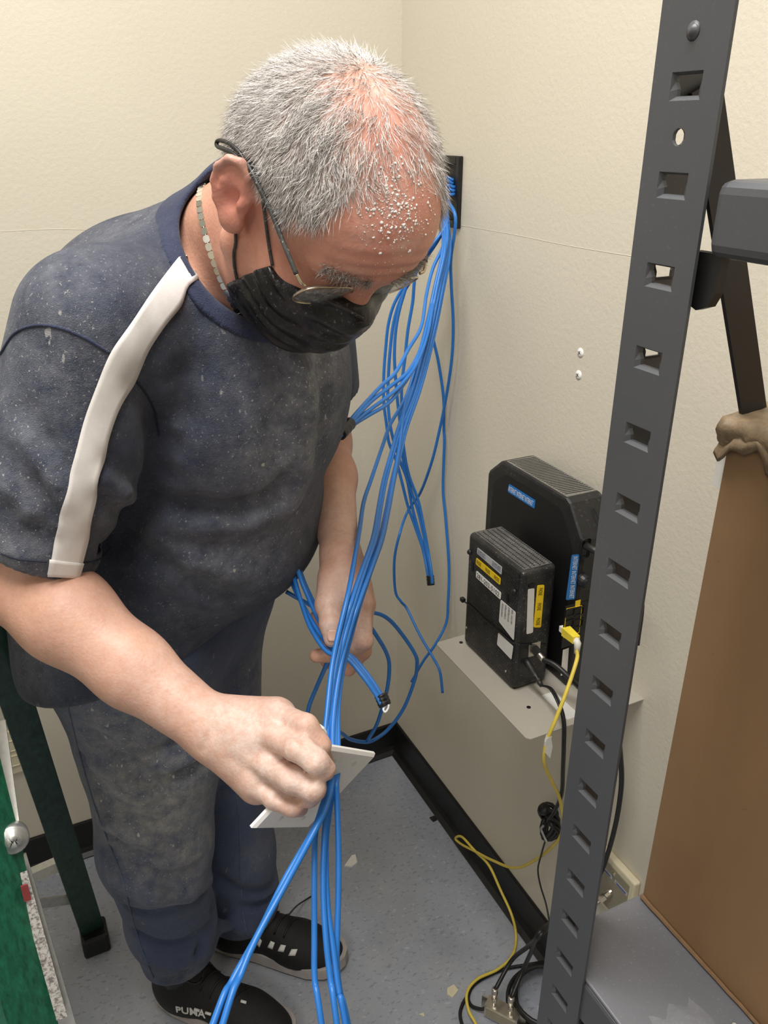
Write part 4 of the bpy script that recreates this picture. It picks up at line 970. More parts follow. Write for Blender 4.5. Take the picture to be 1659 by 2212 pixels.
def polygonise(fn, lo, hi, h, margin=1.6):
    """sparse surface nets: vertices, quads"""
    B = 8; lo = np.asarray(lo, float); nb = np.ceil((np.asarray(hi, float)-lo)/(h*B)).astype(int)
    g = np.stack(np.meshgrid(*[np.arange(n) for n in nb], indexing='ij'), -1).reshape(-1, 3)
    cen = lo+(g+0.5)*h*B; keep = np.zeros(len(g), bool)
    for s in range(0, len(g), 200000):
        keep[s:s+200000] = np.abs(fn(cen[s:s+200000].astype(F32))) < h*B*0.87*margin
    g = g[keep]
    off = np.stack(np.meshgrid(*[np.arange(B+1)]*3, indexing='ij'), -1).reshape(-1, 3)
    N = nb*B+2
    def cid(ix): return (ix[..., 0].astype(np.int64)*N[1]+ix[..., 1])*N[2]+ix[..., 2]
    ids, pos, quads = [], [], []
    cs = np.stack(np.meshgrid(*[np.arange(B)]*3, indexing='ij'), -1).reshape(-1, 3)
    CH = 400
    for s in range(0, len(g), CH):
        gb = g[s:s+CH]; base = gb*B
        gi = base[:, None, :]+off[None]
        v = fn((lo+gi.reshape(-1, 3)*h).astype(F32)).reshape(len(gb), B+1, B+1, B+1)
        sg = v < 0
        cnt = sum(sg[:, i:i+B, j:j+B, k:k+B].astype(np.int8) for i in (0, 1) for j in (0, 1) for k in (0, 1))
        act = (cnt > 0) & (cnt < 8)
        bi, ci, cj, ck = np.nonzero(act)
        if not len(bi): continue
        acc = np.zeros((len(bi), 3)); num = np.zeros(len(bi))
        cor = [(i, j, k) for i in (0, 1) for j in (0, 1) for k in (0, 1)]
        vals = {c: v[bi, ci+c[0], cj+c[1], ck+c[2]] for c in cor}
        for c in cor:
            for ax in range(3):
                if c[ax]: continue
                e = list(c); e[ax] = 1; e = tuple(e)
                a, b = vals[c], vals[e]; m = (a < 0) != (b < 0)
                t = np.where(m, a/np.where(a-b == 0, 1, a-b), 0)
                p = np.array(c, float)[None]+np.zeros((len(bi), 3)); p[:, ax] += t
                acc[m] += p[m]; num[m] += 1
        cell = base[bi]+np.stack([ci, cj, ck], -1)
        ids.append(cid(cell+1)); pos.append(lo+(cell+acc/num[:, None])*h)
        for ax in range(3):
            sl = [slice(0, B)]*3; sl2 = [slice(0, B)]*3; sl2[ax] = slice(1, B+1)
            a = sg[(slice(None), *sl)]; b = sg[(slice(None), *sl2)]
            eb, ei, ej, ek = np.nonzero(a != b)
            if not len(eb): continue
            cl = base[eb]+np.stack([ei, ej, ek], -1)+1
            o1, o2 = [q for q in range(3) if q != ax]
            d1 = np.zeros(3, int); d1[o1] = 1; d2 = np.zeros(3, int); d2[o2] = 1
            q = np.stack([cid(cl), cid(cl-d1), cid(cl-d1-d2), cid(cl-d2)], -1)
            inside = a[eb, ei, ej, ek]
            fl = inside if ax != 1 else ~inside
            q[fl] = q[fl][:, ::-1]; quads.append(q)
    ids = np.concatenate(ids); pos = np.concatenate(pos); quads = np.concatenate(quads)
    order = np.argsort(ids); sid = ids[order]
    ix = np.searchsorted(sid, quads); ix = np.clip(ix, 0, len(sid)-1)
    ok = (sid[ix] == quads).all(1)
    return pos, order[ix[ok]][:, ::-1]

def grad(fn, P, e=0.0015):
    P = np.asarray(P, F32); g = np.zeros_like(P)
    for a in range(3):
        d = np.zeros(3, F32); d[a] = e; g[:, a] = fn(P+d)-fn(P-d)
    return g/(np.linalg.norm(g, axis=1)[:, None]+1e-9)
def hit(fn, pts, far=2.6):
    """where the sight line through a pixel meets the surface (K space); nan where it misses"""
    pts = np.asarray(pts, float); D = np.stack([ray(x, y) for x, y in pts[:, :2]]); D /= np.linalg.norm(D, axis=1)[:, None]
    t = np.full(len(pts), 0.35); O = A3(0, 0, HCAM)
    for _ in range(110):
        d = fn((O+D*t[:, None]).astype(F32)); t = t+np.clip(d*0.8, -0.02, 0.08); t = np.minimum(t, far)
    P = O+D*t[:, None]; P[np.abs(fn(P.astype(F32))) > 0.004] = np.nan
    return P

# ---------------- joints (K space)
HEAD_F = unit([0.376, -0.442, -0.814]); HEAD_L = unit([0.726, 0.686, -0.037]); HEAD_L = unit(HEAD_L-HEAD_F*np.dot(HEAD_L, HEAD_F)); HEAD_U = np.cross(HEAD_F, HEAD_L)
HEAD_O = A3(-0.059, 0.827, 1.498)
HA = np.stack([HEAD_F, HEAD_L, HEAD_U]); SCH = np.array([0.945, 1.085, 0.985])
def h2k(q): return HEAD_O+(np.asarray(q)*SCH)@HA
def hp(f, l, u): return h2k(np.array([f, l, u], float))
def hloc(P): return ((P-HEAD_O.astype(F32))@HA.T.astype(F32))/SCH.astype(F32)

NECK = A3(-0.190, 0.995, 1.430)
SHR = A3(-0.292, 0.835, 1.385); SHL = A3(-0.125, 1.150, 1.375)
ELR = kd(18, 1238, 0.905); WRR = kd(458, 1575, 0.858)
ELL = A3(-0.097, 1.215, 1.115); WRL = kd(736, 1198, 1.10)
HIPC = A3(-0.345, 1.09, 0.92)
ANKR = A3(-0.395, 1.050, 0.10); ANKL = A3(-0.300, 1.185, 0.10)
KNR = A3(-0.375, 0.985, 0.50); KNL = A3(-0.300, 1.165, 0.50)

# ---------------- head
def f_head(P):
    Q = hloc(P); I3 = np.eye(3)
    d = el(Q, (-0.008, 0, 0.040), I3, (0.108, 0.0805, 0.088))
    d = smin(d, el(Q, (-0.052, 0, 0.010), I3, (0.068, 0.066, 0.056)), 0.03)        # occiput
    d = smin(d, el(Q, (0.050, 0, 0.045), I3, (0.052, 0.060, 0.050)), 0.03)         # forehead
    d = smin(d, el(Q, (0.040, 0, -0.035), I3, (0.056, 0.062, 0.082)), 0.03)        # face
    d = smin(d, rc(Q, (0.005, 0.052, -0.055), (0.070, 0.014, -0.100), 0.026, 0.022), 0.03)
    d = smin(d, rc(Q, (0.005, -0.052, -0.055), (0.070, -0.014, -0.100), 0.026, 0.022), 0.03)
    d = smin(d, el(Q, (0.020, 0, -0.100), I3, (0.060, 0.052, 0.034)), 0.03)        # double chin
    for s in (-1, 1):
        d = smin(d, el(Q, (0.060, s*0.040, -0.030), I3, (0.030, 0.026, 0.028)), 0.02)  # cheek
        d = smin(d, rc(Q, (0.089, s*0.014, 0.030), (0.078, s*0.048, 0.029), 0.0105, 0.0095), 0.012)  # brow ridge
    for s in (-1, 1):
        d = smax(d, -el(Q, (0.100, s*0.032, 0.010), I3, (0.020, 0.017, 0.011)), 0.010)
        d = smin(d, sp(Q, (0.0800, s*0.031, 0.008), 0.0128), 0.004)                   # lidded eye
    d = smin(d, rc(Q, (0.092, 0, 0.020), (0.107, 0, -0.018), 0.0085, 0.0125), 0.010)     # nose
    d = smin(d, sp(Q, (0.110, 0, -0.021), 0.0128), 0.006)
    for s in (-1, 1): d = smin(d, sp(Q, (0.101, s*0.013, -0.027), 0.0092), 0.006)
    d = smin(d, rc(Q, (0.092, -0.018, -0.062), (0.092, 0.018, -0.062), 0.009, 0.009), 0.01)  # mouth
    # forehead wrinkles
    f_, l_, u_ = Q[:, 0], Q[:, 1], Q[:, 2]
    w = np.exp(-((u_-0.055)/0.020)**2)*np.clip((f_-0.05)*40, 0, 1)*np.exp(-((l_-0.0)/0.05)**4)
    d = d-0.0012*w*np.sin((u_+0.35*l_*l_*10+0.12*np.abs(l_))*2*np.pi/0.0125)
    # ears
    for s in (-1, 1):
        m = np.abs(Q[:, 1]*s-0.083) < 0.05
        if not m.any(): continue
        q = Q[m].copy(); q[:, 1] *= s
        a = math.radians(24)      # the ear leans back
        e0 = q[:, 0]+0.014; e2 = q[:, 2]-0.000
        f2 = e0*math.cos(a)+e2*math.sin(a); u2 = -e0*math.sin(a)+e2*math.cos(a)
        lat = q[:, 1]-0.074
        sl = 0.36
        y2 = lat*math.cos(sl)+f2*math.sin(sl); x2 = f2*math.cos(sl)-lat*math.sin(sl)     # splay outwards
        E = np.stack([x2+0.003, y2-0.012, u2+0.002], -1).astype(F32)
        plate_ = el(E, (0, 0, 0.004), I3, (0.0205, 0.0060, 0.030))
        lobe = el(E, (0.006, 0.000, -0.025), I3, (0.0125, 0.0065, 0.0115))
        ear = smin(plate_, lobe, 0.008)
        pts = [(0.012, 0.002, 0.012), (0.012, 0.004, 0.024), (0.002, 0.0055, 0.033), (-0.010, 0.0055, 0.030), (-0.0185, 0.005, 0.018), (-0.0195, 0.0045, 0.004), (-0.014, 0.003, -0.012), (-0.004, 0.001, -0.022)]
        ear = smin(ear, chain(E, pts, [0.003, 0.0036, 0.004, 0.004, 0.0039, 0.0036, 0.003, 0.003], 0.002), 0.003)
        pts = [(-0.003, 0.003, 0.020), (-0.010, 0.0045, 0.010), (-0.011, 0.004, 0.000), (-0.007, 0.003, -0.010)]
        ear = smin(ear, chain(E, pts, [0.0025, 0.0032, 0.0032, 0.0025], 0.002), 0.003)
        ear = smax(ear, -el(E, (0.003, 0.0085, -0.002), I3, (0.0095, 0.009, 0.0115)), 0.003)   # concha
        ear = smin(ear, el(E, (0.0125, 0.004, -0.003), I3, (0.004, 0.004, 0.006)), 0.004)   # tragus
        root = rc(q.astype(F32), (-0.010, 0.066, -0.012), (-0.004, 0.066, 0.016), 0.012, 0.012)
        ear = smin(ear, root, 0.006)
        d[m] = smin(d[m], ear.astype(F32), 0.004)
    return d
HB = hp(0, 0, -0.06)
def f_neck(P):
    d = rc(P, NECK, hp(-0.022, 0, -0.025), 0.070, 0.058)
    d = smin(d, rc(P, NECK+A3(0.04, -0.03, -0.03), hp(0.012, 0, -0.085), 0.060, 0.046), 0.04)
    return d
# ---------------- arms
def f_armr(P):
    el2 = ELR+(WRR-ELR)*0.30; mid = ELR+(WRR-ELR)*0.62
    d = rc(P, SHR, ELR, 0.058, 0.046)
    d = smin(d, rc(P, ELR, el2+A3(0, 0, 0.004), 0.047, 0.049), 0.02)
    d = smin(d, rc(P, el2+A3(0, 0, 0.004), mid, 0.049, 0.039), 0.02)
    d = smin(d, rc(P, mid, WRR, 0.039, 0.0300), 0.02)
    return d
def f_arml(P):
    mid = ELL+(WRL-ELL)*0.35
    d = rc(P, SHL, ELL, 0.056, 0.043)
    d = smin(d, rc(P, ELL, mid, 0.042, 0.040), 0.02)
    return smin(d, rc(P, mid, WRL, 0.040, 0.0245), 0.02)
# ---------------- right hand (grips the plate)
R = dict(
    idx=[(598, 1548, .838), (658, 1572, .806), (688, 1612, .806), (700, 1648, .822)],
    mid=[(598, 1592, .820), (645, 1618, .786), (682, 1646, .780), (702, 1662, .786)],
    rng=[(578, 1652, .820), (632, 1684, .788), (676, 1704, .784), (668, 1722, .797)],
    pky=[(556, 1694, .828), (594, 1722, .806), (632, 1740, .800), (646, 1744, .808)],
    thb=[(540, 1570, .880), (600, 1610, .890), (640, 1650, .880), (672, 1680, .868)])
R = {k: [kd(*q) for q in v] for k, v in R.items()}
def f_handr(P):
    d = rc(P, WRR, kd(560, 1610, .845), 0.0300, 0.034)
    d = smin(d, rc(P, kd(500, 1560, .853), kd(590, 1560, .845), 0.026, 0.022), 0.02)
    d = smin(d, rc(P, kd(495, 1610, .853), kd(556, 1690, .836), 0.024, 0.020), 0.02)
    for k, r in (('idx', .0165), ('mid', .017), ('rng', .016), ('pky', .0145)):
        d = smin(d, rc(P, WRR+(R[k][0]-WRR)*0.3, R[k][0]+A3(0, .004, -.003), 0.020, r), 0.016)
    fg = None
    for k, r in (('idx', (.0150, .0138, .0122, .0100)), ('mid', (.0150, .0142, .0128, .0108)), ('rng', (.0145, .0136, .0122, .0105)), ('pky', (.0130, .0120, .0108, .0095))):
        e = chain(P, R[k], r, 0.004)
        d = smin(d, e, 0.0030)
        d = smin(d, sp(P, R[k][0]+A3(0, -.004, .006), .0135), 0.010)       # knuckle
    d = smin(d, chain(P, R['thb'], (.021, .017, .014, .0115), 0.006), 0.008)
    if GROOVES:
        for A_, B_, amp, w in GROOVES:
            q = rc(P, A_, B_, 0.0, 0.0); d = d-(amp*np.exp(-(q/w)**2)).astype(F32)
    return d
GROOVES = []
# ---------------- left hand (holds the bundles)
Lh = dict(
    thb=[(720, 1250, 1.082), (711, 1306, 1.056), (714, 1350, 1.038), (717, 1380, 1.034)],
    idx=[(778, 1302, 1.065), (785, 1385, 1.058), (742, 1412, 1.090), (684, 1417, 1.092)],
    mid=[(786, 1306, 1.095), (782, 1405, 1.085), (752, 1442, 1.110), (706, 1428, 1.130)],
    rng=[(784, 1304, 1.125), (772, 1400, 1.120), (736, 1420, 1.140), (700, 1385, 1.150)],
    pky=[(770, 1296, 1.148), (752, 1372, 1.150), (715, 1366, 1.150), (682, 1332, 1.140)])
Lh = {k: [kd(*q) for q in v] for k, v in Lh.items()}
def f_handl(P):
    d = rc(P, WRL, kd(748, 1270, 1.095), 0.0270, 0.032)
    d = smin(d, rc(P, kd(738, 1235, 1.09), Lh['thb'][1], 0.026, 0.018), 0.014)
    for k, r in (('idx', .017), ('mid', .0165), ('rng', .016), ('pky', .0145)):
        d = smin(d, rc(P, WRL+(Lh[k][0]-WRL)*0.35, Lh[k][0], 0.020, r), 0.014)
        q = {'idx': (.0140, .0125, .0112, .0095), 'mid': (.0140, .0125, .0112, .0095), 'rng': (.0135, .012, .0108, .009), 'pky': (.0120, .0108, .0098, .0085)}[k]
        d = smin(d, chain(P, Lh[k], q, 0.004), 0.004)
    d = smin(d, chain(P, Lh['thb'], (.021, .0165, .0138, .0108), 0.005), 0.006)
    return d
# ---------------- trunk and legs (under the clothes)
TA = unit(NECK-HIPC); TR = unit([-0.40, -0.915, 0]); TR = unit(TR-TA*np.dot(TR, TA)); TF = np.cross(TA, TR)   # up, right, forward
if TF[0] < 0: TF = -TF
TX = np.stack([TF, TR, TA])
def f_trunk(P):
    d = el(P, A3(-0.235, 1.01, 1.25), TX, (0.12, 0.140, 0.18))
    d = smin(d, el(P, A3(-0.265, 1.045, 1.06), TX, (0.12, 0.14, 0.15)), 0.05)
    d = smin(d, rc(P, SHR, SHL, 0.058, 0.058), 0.05)
    return smin(d, rc(P, HIPC-TR*-0.08, HIPC-TR*0.08, 0.10, 0.10), 0.05)
def f_legs(P):
    d = chain(P, [HIPC+TR*0.09, KNR, ANKR, ANKR+A3(0.005, 0, -0.05)], [0.085, 0.058, 0.036, 0.030], 0.02)
    d = smin(d, chain(P, [HIPC-TR*0.09, KNL, ANKL, ANKL+A3(0.005, 0, -0.05)], [0.085, 0.058, 0.036, 0.030], 0.02), 0.02)
    return d
HRC = kd(590, 1630, .82); HLC = kd(735, 1330, 1.09)
G_BODY = [(hp(0.01, 0, 0.0), 0.21, f_head, 0.008), ((NECK+hp(0, 0, -0.03))/2, 0.24, f_neck, 0.022), ((SHR+ELR)/2, 0.32, f_armr, 0.02),
          ((ELR+WRR)/2, 0.30, f_armr, 0.001), ((SHL+ELL)/2+A3(0.01, -.06, -.06), 0.34, f_arml, 0.02), (HRC, 0.21, f_handr, 0.012), (HLC, 0.19, f_handl, 0.012),
          (A3(-0.25, 1.03, 1.15), 0.46, f_trunk, 0.03), (A3(-0.34, 1.09, 0.5), 0.65, f_legs, 0.03)]
def f_body(P): return groups(P, G_BODY, 0.02)

# ---------------- T-shirt
def f_shirt0(P):
    d = el(P, A3(-0.222, 1.012, 1.262), TX, (0.178, 0.184, 0.205))               # chest
    d = smin(d, el(P, A3(-0.262, 1.046, 1.085), TX, (0.178, 0.188, 0.150)), 0.05)  # belly
    d = smin(d, rc(P, HIPC+TR*0.06+A3(-0.006, 0, 0.06), HIPC-TR*0.06+A3(-0.006, 0, 0.06), 0.163, 0.163), 0.05)
    d = smin(d, rc(P, HIPC+TR*0.06+A3(-0.014, 0, -0.06), HIPC-TR*0.06+A3(-0.014, 0, -0.06), 0.166, 0.166), 0.04)  # hips
    d = smin(d, rc(P, SHR+A3(0.02, 0.03, -.005), SHL, 0.078, 0.074), 0.06)
    d = smin(d, el(P, A3(-0.285, 1.045, 1.36), TX, (0.115, 0.17, 0.11)), 0.05)    # round upper back
    d = smin(d, rc(P, NECK+A3(0, 0, -.02), NECK+A3(0.05, -.035, .03), 0.086, 0.080), 0.05)
    return d
HEMR = ELR+(SHR-ELR)*0.08
def f_sleever(P):
    d = rc(P, SHR+A3(0, 0, -0.01), SHR+(ELR-SHR)*0.5+A3(0.012, 0, 0), 0.083, 0.079)
    return smin(d, rc(P, SHR+(ELR-SHR)*0.5+A3(0.012, 0, 0), HEMR+A3(0.012, 0, -0.01), 0.079, 0.071), 0.03)
def f_sleevel(P):
    return rc(P, SHL, SHL+(ELL-SHL)*0.72, 0.078, 0.070)
CUTR = unit(ELR-SHR); CUTP = kd(110, 1243, 0.86)
def f_shirt(P, folds=True):
    d = f_shirt0(P)
    # hem plane of the trunk: lower at the back
    n = unit(A3(0.34, 0.0, -1.0)); pl_ = (P-np.asarray(HEM_P, F32))@n.astype(F32)
    d = smax(d, pl_.astype(F32), 0.012)
    # sleeves, open at the cuff
    s = f_sleever(P)
    e = ((P-CUTP.astype(F32))@CUTN.astype(F32)).astype(F32)
    s = smax(s, e, 0.004)
    s = smax(s, -np.maximum(f_sleever(P)+0.006, -(e+0.030)), 0.003)
    d = smin(d, s, 0.012)
    s = f_sleevel(P); e = ((P-(SHL+(ELL-SHL)*0.66).astype(F32))@unit(ELL-SHL).astype(F32)).astype(F32)
    s = smax(s, e, 0.004); s = smax(s, -np.maximum(f_sleevel(P)+0.006, -(e+0.02)), 0.003)
    d = smin(d, s, 0.03)
    # neck opening
    d = smax(d, -f_neckhole(P), 0.008)
    if folds and FOLDS:
        for A_, B_, amp, wd_ in FOLDS:
            m = np.abs(P-((A_+B_)/2).astype(F32)).max(1) < np.linalg.norm(B_-A_)/2+3*wd_
            if m.any():
                q = rc(P[m], A_, B_, 0.0, 0.0); d[m] = d[m]-(amp*np.exp(-(q/wd_)**2)).astype(F32)
    return d
HEM_P = A3(-0.30, 1.07, 0.902)
CUTN = unit(CUTR+A3(-0.10, 0, 0.0))
NECKN = unit(hp(0, 0, -.03)-NECK)
def f_neckhole(P): return rc(P, NECK+NECKN*0.045, NECK+NECKN*0.25, 0.074, 0.13)
FOLDS = []
def fold(pts, amp, w, fn=None):
    H_ = hit(lambda P: f_shirt(P, False) if fn is None else fn(P), pts)
    for a, b in zip(H_[:-1], H_[1:]):
        if np.isfinite(a).all() and np.isfinite(b).all() and np.linalg.norm(a-b) < 0.25: (FOLDS if fn is None else JFOLDS).append((a, b, amp, w))

# ---------------- jeans
JFOLDS = []
def f_jeans(P, folds=True):
    d = rc(P, HIPC+TR*0.055, HIPC-TR*0.055, 0.150, 0.150)
    d = smin(d, chain(P, [HIPC+TR*0.085+A3(0, 0, -0.03), HIPC*0.45+KNR*0.55+A3(-.005, -.01, 0.0), KNR, KNR*0.45+ANKR*0.55+A3(.004, 0, 0), ANKR+A3(0.012, 0, 0.035)], [0.128, 0.110, 0.088, 0.074, 0.072], 0.03), 0.045)
    d = smin(d, chain(P, [HIPC-TR*0.085+A3(0, 0, -0.03), HIPC*0.5+KNL*0.5, KNL, KNL*0.45+ANKL*0.55, ANKL+A3(0.005, 0, 0.04)], [0.126, 0.106, 0.088, 0.080, 0.082], 0.03), 0.03)
    hz = np.where(P[:, 1] < 1.092, 0.165+0.25*(P[:, 0]+0.385), 0.078+0.12*(P[:, 0]+0.30))
    d = smax(d, (hz-P[:, 2]).astype(F32), 0.006)
    d = smax(d, (P[:, 2]-1.0).astype(F32), 0.01)
    if folds:
        for A_, B_, amp, wd_ in JFOLDS:
            m = np.abs(P-((A_+B_)/2).astype(F32)).max(1) < np.linalg.norm(B_-A_)/2+3*wd_
            if m.any():
                q = rc(P[m], A_, B_, 0.0, 0.0); d[m] = d[m]-(amp*np.exp(-(q/wd_)**2)).astype(F32)
    return d
# ---------------- folds pressed into the cloth (pixel strokes traced onto the sculpted cloth)
for pts, amp, w in (
    ([(300, 830), (340, 905), (352, 960), (345, 1030), (310, 1105), (262, 1180)], -0.012, 0.016),
    ([(385, 830), (392, 900), (380, 970)], -0.007, 0.016), ([(420, 700), (425, 800), (415, 900)], -0.004, 0.016),
    ([(365, 850), (375, 930), (372, 990)], 0.007, 0.013),
    ([(330, 1085), (420, 1098), (520, 1100), (590, 1075), (620, 1035)], -0.014, 0.014),
    ([(340, 1125), (440, 1130), (540, 1120), (620, 1085), (655, 1010)], 0.007, 0.020),
    ([(270, 1165), (340, 1215), (420, 1268), (500, 1300)], -0.008, 0.018), ([(330, 1170), (420, 1215), (520, 1235)], 0.005, 0.02),
    ([(290, 1245), (360, 1300), (450, 1345)], -0.006, 0.018), ([(420, 1390), (520, 1370), (590, 1330)], -0.005, 0.018),
    ([(60, 890), (100, 960), (122, 1020)], -0.005, 0.012), ([(20, 985), (75, 1050), (110, 1105)], -0.005, 0.013), ([(30, 1100), (80, 1140), (112, 1160)], -0.005, 0.011),
    ([(70, 960), (110, 1040), (130, 1085)], 0.004, 0.012), ([(15, 1060), (60, 1115), (100, 1140)], 0.004, 0.012),
    ([(235, 990), (275, 1025), (300, 1050)], -0.005, 0.010), ([(215, 1075), (255, 1100), (285, 1118)], -0.005, 0.010), ([(225, 1035), (270, 1068), (300, 1085)], 0.004, 0.010),
    ([(195, 1150), (230, 1175), (255, 1185)], -0.004, 0.010), ([(5, 1185), (50, 1205), (90, 1208)], 0.003, 0.010),
    ([(300, 700), (330, 760), (335, 820)], -0.003, 0.016), ([(655, 790), (660, 880), (645, 1000)], 0.006, 0.018), ([(600, 800), (610, 900), (590, 1000)], -0.004, 0.02),
    ([(690, 800), (700, 900), (680, 1000)], -0.004, 0.014)):
    fold(pts, amp*1.35, w)
for pts, amp, w in (
    ([(200, 1590), (270, 1640), (340, 1690)], -0.007, 0.014), ([(205, 1650), (270, 1690), (330, 1715)], 0.006, 0.014), ([(215, 1720), (280, 1765), (330, 1785)], -0.007, 0.013),
    ([(225, 1775), (285, 1805), (330, 1812)], 0.006, 0.013), ([(235, 1850), (300, 1890), (370, 1905), (430, 1880)], -0.010, 0.015), ([(245, 1815), (300, 1850), (340, 1865)], -0.006, 0.010),
    ([(255, 1905), (330, 1935), (410, 1930), (445, 1905)], 0.008, 0.016), ([(280, 1965), (340, 1975), (400, 1950), (440, 1930)], -0.007, 0.013),
    ([(440, 1570), (400, 1600), (340, 1630)], -0.007, 0.016), ([(455, 1620), (410, 1665), (350, 1690)], -0.006, 0.016), ([(460, 1600), (410, 1635), (360, 1660)], 0.006, 0.014),
    ([(300, 2020), (350, 2045), (420, 2030), (460, 1995)], -0.008, 0.013), ([(320, 2070), (380, 2085), (440, 2060), (475, 2030)], 0.007, 0.013), ([(360, 2120), (400, 2100), (440, 2030)], -0.007, 0.011),
    ([(400, 2130), (440, 2100), (480, 2060)], 0.006, 0.012), ([(470, 1900), (530, 1930), (590, 1915)], -0.008, 0.012), ([(460, 1955), (530, 1962), (600, 1935)], -0.013, 0.010),
    ([(470, 2000), (540, 2010), (600, 1985)], 0.009, 0.014), ([(180, 1640), (215, 1700), (235, 1760)], -0.004, 0.012), ([(490, 1700), (550, 1720), (590, 1700)], -0.004, 0.014)):
    fold(pts, amp*2.5, w*0.85, lambda P: f_jeans(P, False))

# creases of the near hand
_gr = []
for pts, amp, w in (([(480, 1533), (462, 1576), (437, 1620)], -0.0022, 0.0040), ([(606, 1562), (632, 1582), (662, 1604)], -0.0045, 0.0055), ([(604, 1640), (632, 1660), (664, 1682)], -0.0045, 0.0055), ([(580, 1698), (606, 1716), (640, 1728)], -0.0040, 0.0050),
                    ([(560, 1565), (596, 1560)], -0.002, 0.007), ([(545, 1630), (590, 1632)], -0.002, 0.007), ([(676, 1628), (668, 1650)], -0.0012, 0.0030), ([(668, 1690), (656, 1706)], -0.0012, 0.0030), ([(500, 1640), (545, 1672)], -0.0015, 0.006)):
    H_ = hit(f_handr, pts)
    for a, b in zip(H_[:-1], H_[1:]):
        if np.isfinite(a).all() and np.isfinite(b).all(): _gr.append((a, b, amp, w))
GROOVES.extend(_gr)
# ---------------- the man, part by part
ROOTL = k2w(A3(-0.33, 1.08, 0.0))
man = thing('person', tuple(ROOTL), 'man in dusty navy t-shirt and jeans, masked, bending over a white plate', 'person')
import time as _t
_t0 = _t.time()
def fast_mesh(name, v, quads, mat, parent, smooth=True, loc=None):
    """numpy verts (room space) and an (n,3|4) face array -> object"""
    base = np.array(root_loc(parent)) if parent is not None else np.array(loc)
    me = bpy.data.meshes.new(name); v = np.asarray(v, np.float32)-base.astype(np.float32); q = np.asarray(quads, np.int32)
    me.vertices.add(len(v)); me.vertices.foreach_set('co', v.ravel())
    me.loops.add(q.size); me.loops.foreach_set('vertex_index', q.ravel())
    me.polygons.add(len(q)); me.polygons.foreach_set('loop_start', np.arange(0, q.size, q.shape[1], dtype=np.int32))
    try: me.polygons.foreach_set('loop_total', np.full(len(q), q.shape[1], np.int32))
    except Exception: pass
    me.update(calc_edges=True); me.validate()
    if smooth: me.polygons.foreach_set('use_smooth', np.ones(len(me.polygons), bool))
    me.materials.append(mat)
    o = bpy.data.objects.new(name, me); COL.objects.link(o)
    if parent is not None: o.parent = parent
    else: o.location = loc
    return o
def shape(name, fn, lo, hi, h, mat, parent=None):
    v, q = polygonise(fn, lo, hi, h)
    o = fast_mesh(name, k2w(v), q, mat, parent or man)
    return o, v
def set_tint(o, cols):
    a = o.data.attributes.new('tint', 'FLOAT_COLOR', 'POINT')
    c = np.ones((len(cols), 4), np.float32); c[:, :3] = cols; a.data.foreach_set('color', c.ravel())
def set_val(o, name, vals):
    a = o.data.attributes.new(name, 'FLOAT', 'POINT'); a.data.foreach_set('value', np.asarray(vals, np.float32))
def S3(r, g, b): return np.array(srgb(r, g, b)[:3])

# skin
def skin_material():
    t = NT('skin'); v = t.coord()
    base = t.attr('tint', 'Color')
    n1 = t.ramp(t.noise(v, 38, 5, 0.6), 0.3, 0.72, (0.86, 0.80, 0.78, 1), (1.06, 1.04, 1.03, 1))
    c = t.mix(1.0, base, n1, 'MULTIPLY')
    n2 = t.ramp(t.noise(v, 260, 3, 0.6), 0.42, 0.75)
    c = t.mix(t.math('MULTIPLY', n2, 0.22), c, t.mix(0.5, base, (0.25, 0.10, 0.07, 1)))
    du = t.math('MULTIPLY', t.attr('dust'), t.ramp(t.noise(v, 120, 6, 0.75), 0.36, 0.66))
    c = t.mix(t.math('MULTIPLY', du, 0.75, True), c, srgb(222, 210, 202))
    h = t.math('ADD', t.noise(v, 300, 3), t.math('MULTIPLY', t.noise(v, 70, 4), 0.9))
    t.bump(h, 0.28, 0.0016)
    m = t.set(c, 0.5)
    t.b.inputs['Subsurface Weight'].default_value = 0.10; t.b.inputs['Subsurface Radius'].default_value = (0.008, 0.003, 0.0015); t.b.inputs['Subsurface Scale'].default_value = 0.6
    return m
M['skin'] = skin_material()
body, bv_ = shape('body', f_body, (-0.56, 0.50, 0.0), (0.14, 1.36, 1.74), 0.0027, M['skin'])
prop(body, 'reddish skin with white plaster dust on forehead and hands')
def blobs(v, items):
    """items: (centre, radius, weight); soft sum"""
    w = np.zeros(len(v))
    for c, r, s in items:
        if not np.isfinite(c).all(): continue
        d2 = ((v-c)**2).sum(1); w = np.maximum(w, s*np.exp(-d2/(r*r)))
    return w
tint = np.tile(S3(206, 158, 134), (len(bv_), 1))
def wash(w, col):
    global tint
    tint = tint*(1-w[:, None])+col*w[:, None]
Q_ = hloc(bv_.astype(F32))
inhead = np.exp(-np.clip(np.linalg.norm(Q_-np.array([0, 0, 0.0]), axis=1)-0.125, 0, 1)/0.03)
wash(inhead*0.9, S3(208, 152, 130))
wash(blobs(bv_, [(hp(0.07, -0.01, 0.085), 0.045, 0.8), (hp(0.03, -0.01, 0.12), 0.05, 0.6)]), S3(228, 150, 134))
wash(blobs(bv_, [(hp(-0.012, -0.088, 0.0), 0.030, 0.75), (hp(-0.012, 0.088, 0.0), 0.030, 0.75)]), S3(226, 146, 130))
wash(blobs(bv_, [(hp(0.06, -0.06, 0.0), 0.03, 0.6), (hp(0.1, 0, 0.0), 0.03, 0.5)]), S3(190, 126, 106))
dustv = np.zeros(len(bv_))
hd = hit(f_body, [(540, 1600), (600, 1560), (580, 1680), (640, 1620), (500, 1560), (680, 1650), (640, 1700), (740, 1300), (715, 1370), (770, 1350), (730, 1120), (250, 1380), (380, 1480)])
